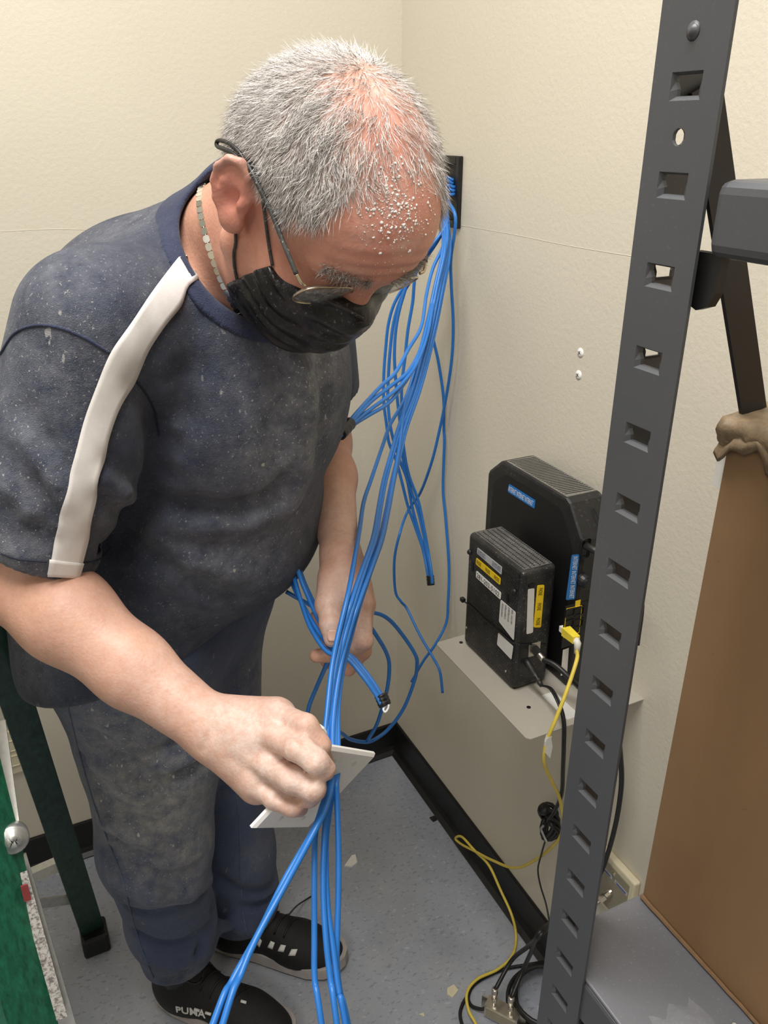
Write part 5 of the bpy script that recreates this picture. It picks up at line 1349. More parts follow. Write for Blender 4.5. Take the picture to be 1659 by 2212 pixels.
dustv = np.maximum(dustv, blobs(bv_, [(c, r, s) for c, r, s in zip(hd, [.05, .05, .05, .04, .05, .04, .04, .05, .03, .04, .08, .12, .08], [.9, .8, .9, .8, .8, .9, .9, .7, .8, .7, .45, .22, .4])]))
wash(np.clip(dustv, 0, 1)*0.65, S3(214, 188, 176))
fh_ = hit(f_body, [(850, 440), (880, 520), (800, 500), (760, 600), (900, 380), (830, 200)])
dustv = np.maximum(dustv, blobs(bv_, [(c, r, s) for c, r, s in zip(fh_, [.022, .02, .018, .012, .02, .02], [.55, .6, .4, .6, .4, .8])]))
set_val(body, 'dust', dustv)

# hair region on the head (head frame)
def hair_weight(q):
    f, l, u = q[:, 0], np.abs(q[:, 1]), q[:, 2]
    def st(x, a, b): t_ = np.clip((x-a)/(b-a), 0, 1); return t_*t_*(3-2*t_)
    side = st(np.minimum(0.010+0.76*np.clip(u, 0, 1), 0.060)-f, -0.004, 0.008)*st(u, np.where(f > 0, 0.0, -0.012), np.where(f > 0, 0.02, 0.01))
    back = st(-f, 0.020, 0.04)*st(u, -0.055, -0.030)
    w = np.maximum(side, back)
    thin = np.exp(-(l/0.050)**4)*st(f, -0.085, -0.03)*st(u, 0.06, 0.09)
    bald = np.exp(-(l/0.040)**4)*st(f, 0.032, 0.055)
    return np.clip(w*(1-0.80*thin)*(1-0.97*bald), 0, 1)
wh = hair_weight(Q_)*(inhead > 0.75)
earm = np.exp(-(np.linalg.norm((np.abs(Q_)-np.array([0.014, 0.088, 0.004]))/np.array([0.028, 0.018, 0.034]), axis=1))**4)
wash(np.clip(wh-earm, 0, 1)*0.72, S3(158, 146, 140))
set_tint(body, tint)

def hair_material(name):
    t = NT(name); c = t.attr('tint', 'Color'); m = t.set(c, 0.42); t.b.inputs['Specular IOR Level'].default_value = 0.4; return m
M['hair'] = hair_material('grey_white_hair')
def strands(name, roots, dirs, lens, nrm, rad, mat, parent, cols, droop=0.5):
    n = len(roots); rg = RNG
    bend = rg.normal(0, 0.25, (n, 3)); ring = []
    pts = []
    d = dirs.copy(); p = roots.copy(); pts.append(p)
    for k in range(3):
        d = d+bend*0.35-nrm*droop*0.16*(k > 0); d /= np.linalg.norm(d, axis=1)[:, None]
        p = p+d*(lens/3)[:, None]; pts.append(p)
    a = np.cross(dirs, rg.normal(0, 1, (n, 3))); a /= np.linalg.norm(a, axis=1)[:, None]; b = np.cross(dirs, a)
    V = []; rr = [1.0, 0.9, 0.65]
    for k in range(3):
        for j in range(3):
            an = 2*math.pi*j/3; V.append(pts[k]+rad[:, None]*rr[k]*(math.cos(an)*a+math.sin(an)*b))
    V.append(pts[3])
    V = np.stack(V, 1).reshape(-1, 3); base = (np.arange(n)*10)[:, None]
    T = []
    for k in range(2):
        for j in range(3):
            q0, q1, q2, q3 = k*3+j, k*3+(j+1) % 3, (k+1)*3+(j+1) % 3, (k+1)*3+j
            T += [(q0, q1, q2), (q0, q2, q3)]
    for j in range(3): T.append((6+j, 6+(j+1) % 3, 9))
    T = np.array(T); faces = (base[:, None, :]+T[None]).reshape(-1, 3)
    o = fast_mesh(name, k2w(V), faces, mat, parent, smooth=True)
    set_tint(o, np.repeat(cols, 10, axis=0)); o['kind'] = 'stuff'
    return o
# roots on the scalp
NH = 60000
dirs0 = RNG.normal(0, 1, (NH, 3)); dirs0 /= np.linalg.norm(dirs0, axis=1)[:, None]
dirs0 = dirs0[(dirs0[:, 2] > -0.75)]
cen = np.array([-0.008, 0, 0.03])
tt = np.full(len(dirs0), 0.16)
for _ in range(24):
    pw_ = h2k(cen+dirs0*tt[:, None])
    tt = tt-np.clip(f_head(pw_.astype(F32)), -0.02, 0.05)*0.9
ql = cen+dirs0*tt[:, None]
w_ = hair_weight(ql)
ea = np.exp(-(np.linalg.norm((np.abs(ql)-np.array([0.014, 0.088, 0.004]))/np.array([0.030, 0.024, 0.036]), axis=1))**4)
keep = (RNG.random(len(ql)) < w_*(1-np.clip(ea*1.6, 0, 1))) & (np.abs(ql[:, 1]) < 0.0845)
ql = ql[keep][:34000]; wk = w_[keep][:34000]
roots = h2k(ql)
nrm = grad(f_head, roots)
crown = np.array([-0.055, 0.0, 0.118])
flow = ql-crown; flow[:, 0] += 0.015; flow[:, 2] -= 0.03
flow = flow/(np.linalg.norm(flow, axis=1)[:, None]+1e-6)
# swirl and clumping
cl_ = np.sin(ql[:, 0]*210+ql[:, 2]*90)*0.35+np.sin(ql[:, 2]*260-ql[:, 1]*150)*0.35
fk = flow@HA; side_ = np.cross(nrm, fk); fk = fk+side_*cl_[:, None]*0.8+RNG.normal(0, 0.22, fk.shape)
fk = fk-nrm*np.einsum('ij,ij->i', fk, nrm)[:, None]; fk /= np.linalg.norm(fk, axis=1)[:, None]
lift = RNG.uniform(0.18, 0.55, len(ql))
dk_ = fk+nrm*lift[:, None]; dk_ /= np.linalg.norm(dk_, axis=1)[:, None]
gl = RNG.random(len(ql))
g0 = np.where(gl < 0.18, RNG.uniform(135, 175, len(ql)), RNG.uniform(200, 255, len(ql)))
lin = lambda x: ((x/255+0.055)/1.055)**2.4
hc = np.stack([lin(g0), lin(g0*0.975), lin(g0*0.955)], -1)
strands('hair', roots-nrm*0.0006, dk_, RNG.uniform(0.013, 0.024, len(ql)), nrm, RNG.uniform(0.00017, 0.00028, len(ql)), M['hair'], man, hc)
# eyebrows
for s in (-1, 1):
    n_ = 420; l0 = RNG.uniform(0.012, 0.056, n_); uu = 0.034+RNG.normal(0, 0.0038, n_)-0.10*(l0-0.03)**1*0.4
    qb = np.stack([np.full(n_, 0.12), s*l0, uu], -1)
    for _ in range(24):
        pw_ = h2k(qb); qb[:, 0] -= np.clip(f_head(pw_.astype(F32)), -0.02, 0.02)*0.9
    pw_ = h2k(qb); nb_ = grad(f_head, pw_)
    db = (HEAD_L*s*0.8+HEAD_U*0.35)[None]+nb_*0.7+RNG.normal(0, 0.3, (n_, 3)); db /= np.linalg.norm(db, axis=1)[:, None]
    g0 = RNG.uniform(130, 225, n_); hc = np.stack([lin(g0), lin(g0*0.97), lin(g0*0.94)], -1)
    strands('eyebrow', pw_-nb_*0.0004, db, RNG.uniform(0.007, 0.013, n_), nb_, np.full(n_, 0.00022), M['hair'], man, hc)
# plaster flakes stuck to the forehead and scalp
def flakes(name, centre, sx, sy, n_, r0, r1, parent):
    px = np.stack([RNG.normal(centre[0], sx, n_), RNG.normal(centre[1], sy, n_)], -1)
    hh = hit(f_head, px); hh = hh[np.isfinite(hh).all(1)]; nn = grad(f_head, hh)
    V = []; Fq = []
    for p, nr in zip(hh, nn):
        a = unit(np.cross(nr, RNG.normal(0, 1, 3))); b = np.cross(nr, a); r = r0+(r1-r0)*RNG.random()**3; k = len(V)
        asp = RNG.uniform(0.5, 1.0)
        for j in range(5):
            an = 2*math.pi*j/5+RNG.uniform(-.3, .3); V.append(p+a*r*math.cos(an)+b*r*asp*math.sin(an)+nr*0.0002)
        V.append(p+nr*r*0.7); V.append(p-nr*0.0004)
        for j in range(5): Fq += [(k+j, k+(j+1) % 5, k+5), (k+(j+1) % 5, k+j, k+6)]
    o = fast_mesh(name, k2w(np.array(V)), np.array(Fq), M['flake'], parent, smooth=False); o['kind'] = 'stuff'
    return o
M['flake'] = plain('white_plaster_flake', (236, 233, 228), 0.8, var=0.04)
flakes('plaster_flakes', (856, 445), 40, 52, 560, 0.0004, 0.0021, man)
flakes('plaster_flakes', (830, 600), 60, 40, 90, 0.0003, 0.0008, man)

# ---------------- face mask
def f_maskface(P):
    Q = hloc(P); I3 = np.eye(3)
    d = f_head(P)
    d = smin(d, el(Q, (0.078, 0, -0.058), I3, (0.046, 0.046, 0.044)), 0.03)
    w = np.sin(Q[:, 2]*2*np.pi/0.021+7*Q[:, 1]+np.sin(Q[:, 0]*90))*np.sin(Q[:, 1]*60+Q[:, 2]*40+1)
    return d-0.0022*w
def f_mask(P):
    Q = hloc(P); f, l, u = Q[:, 0], np.abs(Q[:, 1]), Q[:, 2]
    d = f_maskface(P)-0.0045
    top = u-(-0.001-0.19*l+0.0012*np.sin(l*260))
    rear = (0.0545+(u+0.014)*0.31)-f
    bot = (-0.104-u)
    d = smax(d, top.astype(F32), 0.002); d = smax(d, rear.astype(F32), 0.002); return smax(d, bot.astype(F32), 0.004)
t = NT('black_mask_fabric'); v = t.coord()
sp_ = t.ramp(t.noise(v, 300, 3, 0.7), 0.62, 0.72); pa_ = t.ramp(t.noise(v, 30, 5, 0.6), 0.48, 0.8)
t.bump(t.math('ADD', t.noise(v, 60, 5, 0.6), t.math('MULTIPLY', t.noise(v, 900, 2), 0.15)), 0.5, 0.003)
M['mask'] = t.set(t.mix(t.math('MULTIPLY', t.math('ADD', t.math('MULTIPLY', sp_, 0.5), t.math('MULTIPLY', pa_, 0.12)), 0.8, True), srgb(9, 9, 10), srgb(180, 178, 174)), 0.34)
hb = hp(0.07, 0, -0.06)
mask, _ = shape('face_mask', f_mask, hb-0.11, hb+0.11, 0.0026, M['mask'])
prop(mask, 'black cloth face mask')
def onl(px, py, l):
    r = ray(px, py); o_ = A3(0, 0, HCAM); t_ = (np.dot(HEAD_O, HEAD_L)+l-np.dot(o_, HEAD_L))/np.dot(r, HEAD_L); return o_+r*t_
def strap(name, pts, r, mat, parent, sides=8):
    return MB().tube(smooth_path(k2w(np.array(pts)), 8), r, sides).build(name, mat, parent, smooth=True)
def skinpts(px, off, fn=None):
    fn = fn or f_body; h_ = hit(fn, px); h_ = h_[np.isfinite(h_).all(1)]; return h_+grad(fn, h_)*off
M['dustblack'] = dusty('dusty_black_elastic', (20, 20, 21), 0.5, (205, 203, 198), 1.0, 420)
up = skinpts([(592, 574), (586, 535), (580, 490), (574, 445), (569, 408)], 0.0022)
strap('ear_loop', list(up)+[hp(-0.012, -0.084, 0.036), hp(-0.032, -0.080, 0.024)], 0.0016, M['dustblack'], mask)
lo_ = skinpts([(516, 604), (510, 575), (508, 545), (512, 516)], 0.0022)
strap('ear_loop', list(lo_)+[hp(-0.022, -0.075, -0.016), hp(-0.034, -0.076, 0.004)], 0.0016, M['dustblack'], mask)
strap('top_binding', skinpts([(590, 573), (620, 590), (655, 612), (690, 640), (725, 658), (755, 672), (782, 688)], 0.0012, f_mask), 0.0016, M['dustblack'], mask)

# ---------------- eyeglasses
glasses = obj('eyeglasses', k2w(np.array([hp(0.100, -0.010, 0.012), hp(0.104, 0.0, 0.014), hp(0.100, 0.010, 0.012)])), [], None, man) if False else None
M['wire'] = plain('pale_gold_wire', (216, 200, 170), 0.25, 0.9, var=0.1)
t = NT('dusty_lens'); v = t.coord(); ds = t.ramp(t.noise(v, 180, 5, 0.7), 0.40, 0.75)
al = t.math('ADD', t.math('MULTIPLY', ds, 0.35), 0.34); t.l(al, t.b.inputs['Alpha'])
M['lens'] = t.set(t.mix(ds, srgb(120, 122, 120), srgb(205, 204, 200)), 0.18)
brg = [hp(0.0985, -0.013, 0.012), hp(0.1045, -0.005, 0.015), hp(0.1045, 0.005, 0.015), hp(0.0985, 0.013, 0.012)]
glasses = MB().tube(smooth_path(k2w(np.array(brg)), 6), 0.0012, 8).build('eyeglasses', M['wire'], man, smooth=True)
prop(glasses, 'thin wire eyeglasses slid down the nose')
for s in (-1, 1):
    ctr = np.array([0.098, s*0.040, 0.002]); outl = []
    for k in range(28):
        a = 2*math.pi*k/28; ca, sa = math.cos(a), math.sin(a)
        ll = 0.0275*np.sign(ca)*abs(ca)**0.75; uu = 0.0185*np.sign(sa)*abs(sa)**0.75
        ff = -1.9*(ll*s+0.0275)**2*1.0 - 0.10*(0.0185-uu)
        outl.append(hp(ctr[0]+ff+0.004, ctr[1]+ll, ctr[2]+uu))
    outl = np.array(outl); cc_ = outl.mean(0)+HEAD_F*0.0022
    V = list(outl)+[cc_]+[cc_*0.5+p*0.5+HEAD_F*0.0012 for p in outl]
    n_ = 28; Fc = [(i, (i+1) % n_, n_+1+(i+1) % n_, n_+1+i) for i in range(n_)]+[(n_+1+i, n_+1+(i+1) % n_, n_) for i in range(n_)]
    lo2 = obj('lens', k2w(np.array(V)), Fc, M['lens'], glasses, smooth=True); mo = lo2.modifiers.new('thick', 'SOLIDIFY'); mo.thickness = 0.0018
    MB().tube(k2w(np.vstack([outl, outl[:1]])), 0.0009, 6, False).build('rim', M['wire'], glasses, smooth=True)
    hg_ = hp(0.0915, s*0.0705, 0.018)
    strap('hinge', [hp(0.093, s*0.066, 0.016), hg_, hp(0.084, s*0.0740, 0.021)], 0.0018, M['wire'], glasses)
    arm = [hp(0.084, s*0.0740, 0.021), hp(0.060, s*0.0780, 0.026), hp(0.030, s*0.0815, 0.031), hp(0.002, s*0.0850, 0.033), hp(-0.020, s*0.0855, 0.031)]
    strap('temple_arm', arm, 0.0023, M['dustblack'], glasses)
    lpz = [hp(-0.018, s*0.0860, 0.031), hp(-0.034, s*0.0868, 0.028), hp(-0.050, s*0.0855, 0.018), hp(-0.062, s*0.0825, 0.006), hp(-0.066, s*0.082, -0.001), hp(-0.062, s*0.083, -0.002), hp(-0.050, s*0.0865, 0.010), hp(-0.036, s*0.088, 0.022), hp(-0.020, s*0.0868, 0.029)]
    strap('temple_tip', lpz, 0.0019, M['black'], glasses)

# ---------------- T-shirt
def cloth_material(name, base, dustc, warm, scale, weave):
    t = NT(name); v = t.coord()
    n1 = t.noise(v, 6, 6, 0.62); n2 = t.noise(v, 46, 6, 0.72); n3 = t.noise(v, 330, 3, 0.7)
    vary = t.ramp(n1, 0.3, 0.7, tuple(x*0.82 for x in base[:3])+(1,), tuple(min(1, x*1.15) for x in base[:3])+(1,))
    a = t.attr('dust')
    film = t.math('MULTIPLY', t.math('ADD', t.math('MULTIPLY', a, 1.5), 0.07), t.ramp(n2, 0.28, 0.70))
    film = t.math('ADD', film, t.math('MULTIPLY', t.math('MULTIPLY', a, t.ramp(n1, 0.35, 0.7)), 0.30))
    spk = t.math('MULTIPLY', t.ramp(n3, 0.62, 0.69), t.math('ADD', t.math('MULTIPLY', a, 1.5), 0.14))
    c = t.mix(t.math('MULTIPLY', film, 0.62, True), vary, dustc)
    c = t.mix(t.math('MULTIPLY', spk, 0.8, True), c, warm)
    big = t.ramp(t.noise(t.coord((1, 1, 0.5)), 85, 2, 0.5), 0.715, 0.745)
    c = t.mix(t.math('MULTIPLY', big, t.math('ADD', t.math('MULTIPLY', a, 0.7), 0.12), True), c, srgb(214, 210, 202))
    h = t.math('ADD', t.math('MULTIPLY', n2, 0.5), t.math('MULTIPLY', t.noise(v, 900, 2), 0.25))
    h = t.math('ADD', h, t.math('MULTIPLY', t.noise(t.coord((1, 1, 0.6)), 14, 4, 0.5), 2.6))
    t.bump(h, 0.75, 0.0060)
    m = t.set(c, 0.86); t.b.inputs['Sheen Weight'].default_value = 0.12
    return m
M['shirt'] = cloth_material('dusty_navy_knit', srgb(33, 42, 64), srgb(146, 148, 154), srgb(206, 203, 196), 1, 1)
shirt, sv_ = shape('t_shirt', f_shirt, (-0.62, 0.66, 0.76), (0.06, 1.36, 1.64), 0.0043, M['shirt'])
prop(shirt, 'navy short-sleeved t-shirt covered in plaster dust')
DS = [((625, 980), .060, .75), ((655, 860), .055, .75), ((690, 780), .05, .8), ((600, 850), .06, .45), ((560, 760), .06, .25), ((560, 1180), .08, .5), ((620, 1080), .05, .6), ((480, 1230), .07, .45), ((420, 1330), .06, .3),
      ((120, 780), .07, .40), ((60, 900), .06, .40), ((200, 520), .06, .35), ((300, 470), .05, .35), ((330, 400), .035, .4), ((130, 600), .06, .35), ((45, 1190), .035, .6), ((60, 1060), .05, .45), ((240, 1100), .04, .3), ((330, 620), .06, .2), ((450, 900), .06, .2), ((700, 900), .04, .5), ((510, 1050), .05, .3), ((60, 1420), .05, .3)]
hs = hit(f_shirt, [d_[0] for d_ in DS])
set_val(shirt, 'dust', blobs(sv_, [(c, d_[1]*1.25, d_[2]) for c, d_ in zip(hs, DS)]))
M['collar'] = cloth_material('navy_rib_collar', srgb(34, 44, 74), srgb(120, 122, 132), srgb(160, 160, 160), 1, 1)
def f_collar(P):
    d = f_shirt(P, False)-0.0022
    return smax(d, (f_neckhole(P)-0.020).astype(F32), 0.002)
cn_ = NECK+NECKN*0.06
col_, cv_ = shape('collar', f_collar, cn_-0.19, cn_+0.19, 0.0032, M['collar'], shirt)
set_val(col_, 'dust', np.full(len(cv_), 0.02))
# white shoulder stripe running down the sleeve
t = NT('white_stripe_knit'); v = t.coord(); t.bump(t.noise(t.coord((1, 1, 3)), 700, 2), 0.2, 0.001)
M['stripe'] = t.set(t.ramp(t.noise(v, 25, 5), 0.3, 0.7, srgb(214, 208, 204), srgb(232, 228, 224)), 0.8)
SL_ = [(397, 555), (380, 566), (330, 626), (270, 712), (235, 766), (205, 840), (180, 910), (160, 990), (135, 1090), (112, 1190), (100, 1236)]
SR_ = [(424, 606), (402, 624), (386, 662), (350, 706), (312, 762), (290, 816), (258, 872), (236, 932), (221, 990), (200, 1090), (180, 1190), (166, 1240)]
def resample(p, n_):
    p = smooth_path(np.array([(x, y, 0) for x, y in p]), 8)[:, :2]; s = np.r_[0, np.cumsum(np.linalg.norm(np.diff(p, axis=0), axis=1))]
    q = np.linspace(0, s[-1], n_); return np.stack([np.interp(q, s, p[:, i]) for i in (0, 1)], -1)
def patch(name, left, right, nu_, nv_, fn, off, mat, parent, thick=0.0012):
    Lp = resample(left, nv_); Rp = resample(right, nv_)
    g = np.stack([Lp+(Rp-Lp)*i/(nu_-1) for i in range(nu_)], 1).reshape(-1, 2)
    h_ = hit(fn, g); bad = ~np.isfinite(h_).all(1)
    if bad.any():
        gi = np.nonzero(~bad)[0]
        for b_ in np.nonzero(bad)[0]: h_[b_] = h_[gi[np.argmin(((g[gi]-g[b_])**2).sum(1))]]
    n_ = grad(fn, h_, 0.004); h_ = h_+n_*off
    F_ = [(j*nu_+i, j*nu_+i+1, (j+1)*nu_+i+1, (j+1)*nu_+i) for j in range(nv_-1) for i in range(nu_-1)]
    o = obj(name, k2w(h_), F_, mat, parent, smooth=True)
    mo = o.modifiers.new('thick', 'SOLIDIFY'); mo.thickness = thick; mo.offset = 0
    return o
prop(patch('sleeve_stripe', SL_, SR_, 7, 60, f_shirt, 0.0036, M['stripe'], shirt), 'white stripe along shoulder and sleeve')
patch('sleeve_stripe_hem', [(104, 1205), (100, 1240)], [(176, 1212), (166, 1244)], 7, 6, f_shirt, 0.0046, M['stripe'], shirt)
M['thread'] = plain('dark_navy_stitching', (26, 32, 50), 0.8)
def seam_line(pts, fn, r, mat, parent, name='seam'):
    pp_ = resample(pts, 40); h_ = hit(fn, pp_); ok = np.isfinite(h_).all(1); h_ = h_[ok]
    if len(h_) < 3: return
    h_ = h_+grad(fn, h_)*r*0.3
    return MB().tube(k2w(h_), r, 6).build(name, mat, parent, smooth=True)
seam_line([(2, 765), (30, 722), (70, 704), (120, 706), (180, 728), (236, 762)], f_shirt, 0.0016, M['collar'], shirt)
seam_line([(292, 820), (318, 855), (336, 895), (343, 940)], f_shirt, 0.0012, M['thread'], shirt)
seam_line([(2, 1196), (40, 1208), (100, 1214)], f_shirt, 0.0009, M['thread'], shirt)
seam_line([(176, 1216), (215, 1208), (240, 1180)], f_shirt, 0.0009, M['thread'], shirt)
# ---------------- jeans
M['jeans'] = cloth_material('dusty_dark_denim', srgb(56, 68, 98), srgb(160, 158, 150), srgb(196, 192, 184), 1, 1)
jeans, jv_ = shape('jeans', f_jeans, (-0.64, 0.78, 0.02), (-0.03, 1.42, 1.04), 0.0046, M['jeans'])
prop(jeans, 'dark blue jeans, the near thigh grey with dust')
DJ = [((340, 1740), .11, 1.0), ((300, 1620), .09, .75), ((400, 1850), .07, .8), ((250, 1560), .06, .6), ((430, 1720), .06, .7), ((560, 1450), .06, .5), ((320, 1850), .06, .6), ((400, 2110), .03, .45), ((360, 1950), .05, .3), ((560, 1840), .04, .25), ((580, 1400), .07, .4), ((600, 1500), .06, .4)]
hj = hit(f_jeans, [d_[0] for d_ in DJ])
set_val(jeans, 'dust', blobs(jv_, [(c, d_[1]*1.15, d_[2]) for c, d_ in zip(hj, DJ)])*0.9)
M['denimseam'] = plain('faded_denim_seam', (84, 94, 114), 0.85, var=0.2, scale=200)
seam_line([(140, 1490), (155, 1560), (178, 1650), (205, 1740), (235, 1820), (262, 1890), (285, 1980), (310, 2060), (332, 2112)], f_jeans, 0.0011, M['denimseam'], jeans)
seam_line([(500, 1670), (512, 1730), (518, 1800), (520, 1880), (522, 1940)], f_jeans, 0.0011, M['denimseam'], jeans)
seam_line([(524, 1968), (530, 2000), (536, 2026)], f_jeans, 0.0011, M['denimseam'], jeans)
# small red-and-white clip at his right hip
hc_ = kd(42, 1364, 1.02)

# ---------------- silver chain round the neck
M['silver'] = plain('silver_chain', (224, 222, 214), 0.18, 1.0, var=0.06)
cp = skinpts([(447, 358), (438, 385), (434, 425), (437, 465), (446, 505), (458, 545)], 0.0015)
a_, b_, c_ = cp[0], cp[len(cp)//2], cp[-1]
pn_ = unit(np.cross(b_-a_, c_-a_)); ax0 = NECK+NECKN*np.clip(np.dot(cp.mean(0)-NECK, NECKN), 0.02, 0.12)
# ring in the plane of those points, pushed out to the skin of the neck
if abs(np.dot(pn_, NECKN)) < 0.5: pn_ = NECKN
cR = ax0+pn_*np.dot(cp.mean(0)-ax0, pn_)
e1_ = unit(np.cross(pn_, [0.2, 0.3, 0.9])); e2_ = np.cross(pn_, e1_)
an = 2*math.pi*np.arange(96)/96; d_ = e1_*np.cos(an)[:, None]+e2_*np.sin(an)[:, None]; r_ = np.full(96, 0.03)
for _ in range(30):
    pr_ = (cR+d_*r_[:, None]).astype(F32); r_ = np.clip(r_-0.8*np.minimum(f_neck(pr_), f_head(pr_)), 0.02, 0.12)
ring_ = cR+d_*(r_+0.0018)[:, None]
neckl = MB().tube(k2w(np.vstack([ring_, ring_[:1]])), 0.0011, 6, False).build('necklace', M['silver'], man, smooth=True)
prop(neckl, 'silver chain necklace')
s_ = np.r_[0, np.cumsum(np.linalg.norm(np.diff(np.vstack([ring_, ring_[:1]]), axis=0), axis=1))]
nl = int(s_[-1]/0.0080); lk = None
for k in range(nl):
    q = s_[-1]*k/nl; P_ = np.array([np.interp(q, s_, np.vstack([ring_, ring_[:1]])[:, i]) for i in range(3)]); P2 = np.array([np.interp((q+0.001) % s_[-1], s_, np.vstack([ring_, ring_[:1]])[:, i]) for i in range(3)])
    d_ = unit(P2-P_); n_ = unit(P_-cR); w_2 = np.cross(d_, n_)
    pw2 = k2w(np.array([P_+d_*sx*0.0037+w_2*sy*0.0034+n_*(0.0016 if t2 else -0.0004)*1 for t2 in (0, 1) for sx, sy in ((-1, -.6), (-.5, -1), (.5, -1), (1, -.6), (1, .6), (.5, 1), (-.5, 1), (-1, .6))]))
    obj('link', pw2, [tuple(range(8)), tuple(range(8, 16))[::-1]]+[(i, (i+1) % 8, 8+(i+1) % 8, 8+i) for i in range(8)], M['silver'], neckl)

# ---------------- thumb nail of the far hand
M['nail'] = plain('thumb_nail', (216, 178, 160), 0.3, var=0.03)
patch('thumb_nail', [(711, 1361), (707, 1369), (707, 1378), (711, 1385)], [(725, 1361), (729, 1369), (729, 1378), (725, 1385)], 6, 9, f_body, 0.0008, M['nail'], man, 0.0006)

# ---------------- shoes
t = NT('black_knit_shoe'); v = t.coord(); sp_ = t.ramp(t.noise(v, 260, 3, 0.7), 0.66, 0.74); w_v = t.n('ShaderNodeTexWave'); w_v.inputs['Scale'].default_value = 110; t.l(v, w_v.inputs[0])
t.bump(t.math('ADD', w_v.outputs['Fac'], t.math('MULTIPLY', t.noise(v, 60, 4), 0.6)), 0.25, 0.0012)
M['shoe'] = t.set(t.mix(t.math('MULTIPLY', sp_, 0.3), srgb(20, 20, 21), srgb(130, 128, 124)), 0.7)
M['sole'] = plain('grey_white_sole_foam', (176, 168, 164), 0.7, var=0.1, scale=50)
M['soleblack'] = plain('black_outsole', (18, 18, 18), 0.7)
def make_shoe(heel, ang, label):
    fx = A3(math.cos(ang), math.sin(ang), 0); fy = A3(-fx[1], fx[0], 0); fz = A3(0, 0, 1); AX = np.stack([fx, fy, fz])
    O = np.array([heel[0], heel[1], 0.0])
    def loc(P): return (P-O.astype(F32))@AX.T.astype(F32)
    I3 = np.eye(3)
    def outline(x): return np.interp(x, [0, .015, .06, .12, .18, .23, .27, .292, .30], [.012, .028, .036, .037, .045, .049, .043, .026, .008])
    def f_upper(P):
        Q = loc(P)
        d = el(Q, (0.058, 0, 0.050), I3, (0.058, 0.044, 0.066))
        d = smin(d, rc(Q, (0.060, 0, 0.062), (0.190, 0, 0.040), 0.040, 0.038), 0.04)
        d = smin(d, el(Q, (0.222, 0.000, 0.030), I3, (0.074, 0.047, 0.040)), 0.04)
        d = smin(d, rc(Q, (0.058, 0, 0.08), (0.054, 0, 0.128), 0.047, 0.051), 0.02)
        d = smin(d, rc(Q, (0.085, 0, 0.105), (0.165, 0, 0.070), 0.020, 0.022), 0.02)     # tongue
        d = smax(d, -rc(Q, (0.056, 0, 0.115), (0.052, 0, 0.19), 0.042, 0.046), 0.004)
        d = smax(d, (0.020-Q[:, 2]).astype(F32), 0.003)
        return smax(d, (Q[:, 2]-0.132).astype(F32), 0.004)
    c0 = O+fx*0.15+fz*0.06
    up_, uv = shape('shoe', f_upper, c0-0.19, c0+0.19, 0.0034, M['shoe'])
    prop(up_, label)
    # sole: lofted outline, slightly flared, with a black tread under it
    xs = np.linspace(0, 0.302, 26)
    def loft(z0_, z1_, g0, g1, name, mat):
        V = []
        for z, g in ((z0_, g0), (z1_, g1)):
            lf = [(x, outline(x)*1.0+g) for x in xs]; rt = [(x, -outline(x)-g) for x in xs[::-1]]
            for x, y in lf+rt: V.append(O+fx*(x+(g if x > .15 else -g)*0.6)+fy*y+fz*(z+0.010*max(0, (x-0.22)/0.08)**2*(1 if z > 0.001 else 1)))
        n_ = len(V)//2
        return obj(name, k2w(np.array(V)), [tuple(range(n_))[::-1], tuple(range(n_, 2*n_))]+[(i, (i+1) % n_, n_+(i+1) % n_, n_+i) for i in range(n_)], mat, up_)
    loft(0.0, 0.006, 0.000, 0.002, 'outsole', M['soleblack'])
    loft(0.006, 0.030, 0.003, 0.001, 'midsole', M['sole'])
    # laces
    for k in range(5):
        x = 0.105+0.020*k; pts_ = []
        for s in np.linspace(-1, 1, 9):
            p = O+fx*(x+0.006*s)+fy*(0.026*s)+fz*0.16
            for _ in range(30): p = p-fz*float(np.clip(f_upper(p[None].astype(F32))[0], -0.02, 0.02))*0.9
            pts_.append(p+fz*0.0016)
        MB().tube(k2w(np.array(pts_)), 0.0020, 6).build('lace', M['black'], up_, smooth=True)
    bow = [O+fx*(0.10+0.024*math.cos(a)*1.0)+fy*(-0.018+0.016*math.sin(a))+fz*(0.128+0.006*math.sin(2*a)) for a in np.linspace(0, 2*math.pi, 18)]
    MB().tube(k2w(np.array(bow)), 0.0020, 6).build('lace_bow', M['black'], up_, smooth=True)
    return up_, f_upper
shoeR, fR = make_shoe((-0.447, 1.078), math.radians(-22), 'black knit running shoe of the near foot')
shoeL, fL = make_shoe((-0.372, 1.200), math.radians(-13), 'black running shoe of the far foot with white side bars')
for c0_ in (ANKR, ANKL):
    MB().tube(k2w(np.array([c0_+A3(0, 0, z_) for z_ in (-0.03, 0.02, 0.06, 0.11, 0.15)])), [0.042, 0.044, 0.048, 0.055, 0.060], 20).build('sock', M['black'], man, smooth=True)
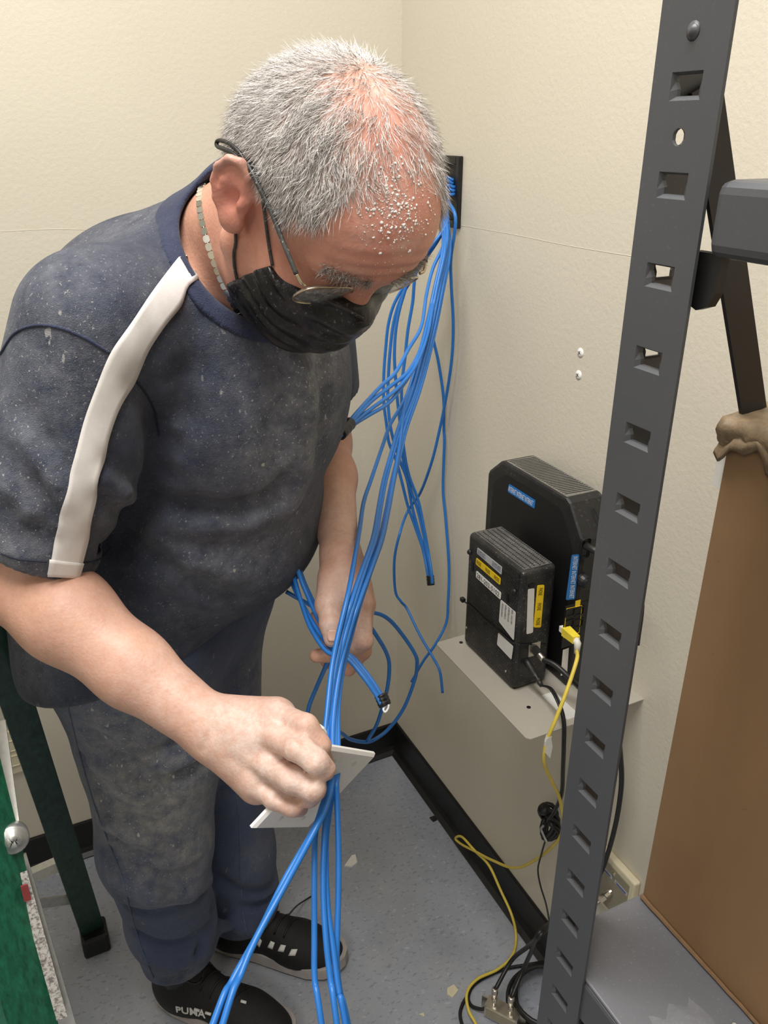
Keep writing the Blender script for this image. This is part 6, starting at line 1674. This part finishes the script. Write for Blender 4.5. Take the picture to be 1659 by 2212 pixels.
M['white_rubber'] = plain('white_print_rubber', (224, 222, 218), 0.5, var=0.04)
for (a0, b0) in (((552, 2036), (566, 2030)), ((578, 2046), (594, 2034)), ((600, 2054), (618, 2040)), ((623, 2064), (643, 2048))):
    x0_, y0_ = a0; x1_, y1_ = b0
    patch('side_bar', [(x0_, y0_), (x0_+7, y0_-14)], [(x1_-5, y1_+16), (x1_, y1_+2)], 4, 4, fL, 0.0012, M['white_rubber'], shoeL, 0.001)
fxR = A3(math.cos(math.radians(-22)), math.sin(math.radians(-22)), 0); fyR = A3(-fxR[1], fxR[0], 0)
pT = A3(-0.447, 1.078, 0.0)+fxR*0.108-fyR*0.10+A3(0, 0, 0.058)
for _ in range(60): pT = pT+fyR*float(np.clip(fR(pT[None].astype(F32))[0], -0.01, 0.01))*0.8
nn_ = grad(fR, pT[None])[0]; uy_ = unit(np.cross(nn_, fxR)); dW = lambda v_: k2w(pT+np.asarray(v_))-k2w(pT)
ltr = lettering('lettering', 'PUMA', 0.024, k2w(pT+nn_*0.003), dW(fxR), dW(uy_), M['white_rubber'], shoeR, width=0.060, bold=0.0004)
bl_ = np.array(root_loc(ltr)); vk = w2k(np.array([q.co[:] for q in ltr.data.vertices])+bl_)
for _ in range(40): vk = vk-nn_*(np.clip(fR(vk.astype(F32)), -0.004, 0.004)*0.8)[:, None]
vk = k2w(vk+grad(fR, vk)*0.0012)-bl_
for q, c in zip(ltr.data.vertices, vk): q.co = c
mo = ltr.modifiers.new('thick', 'SOLIDIFY'); mo.thickness = 0.0012
for px_ in ((420, 2178), (520, 2163), (445, 2186)):
    hh_ = hit(fR, [px_, (px_[0]+12, px_[1]+4)])
    if np.isfinite(hh_).all(): MB().tube(k2w(hh_+grad(fR, hh_)*0.002), 0.0028, 6).build('lace_tip', M['white_rubber'], shoeR, smooth=True)
# loose lace end of the far shoe on the floor
lead('lace_end', [k2w(kd(622, 1978, 1.62)), onz(640, 1958, 0.05), onz(660, 1944, 0.012), onz(676, 1934, 0.006)], 0.0018, M['black'], None, None, parent=shoeL)
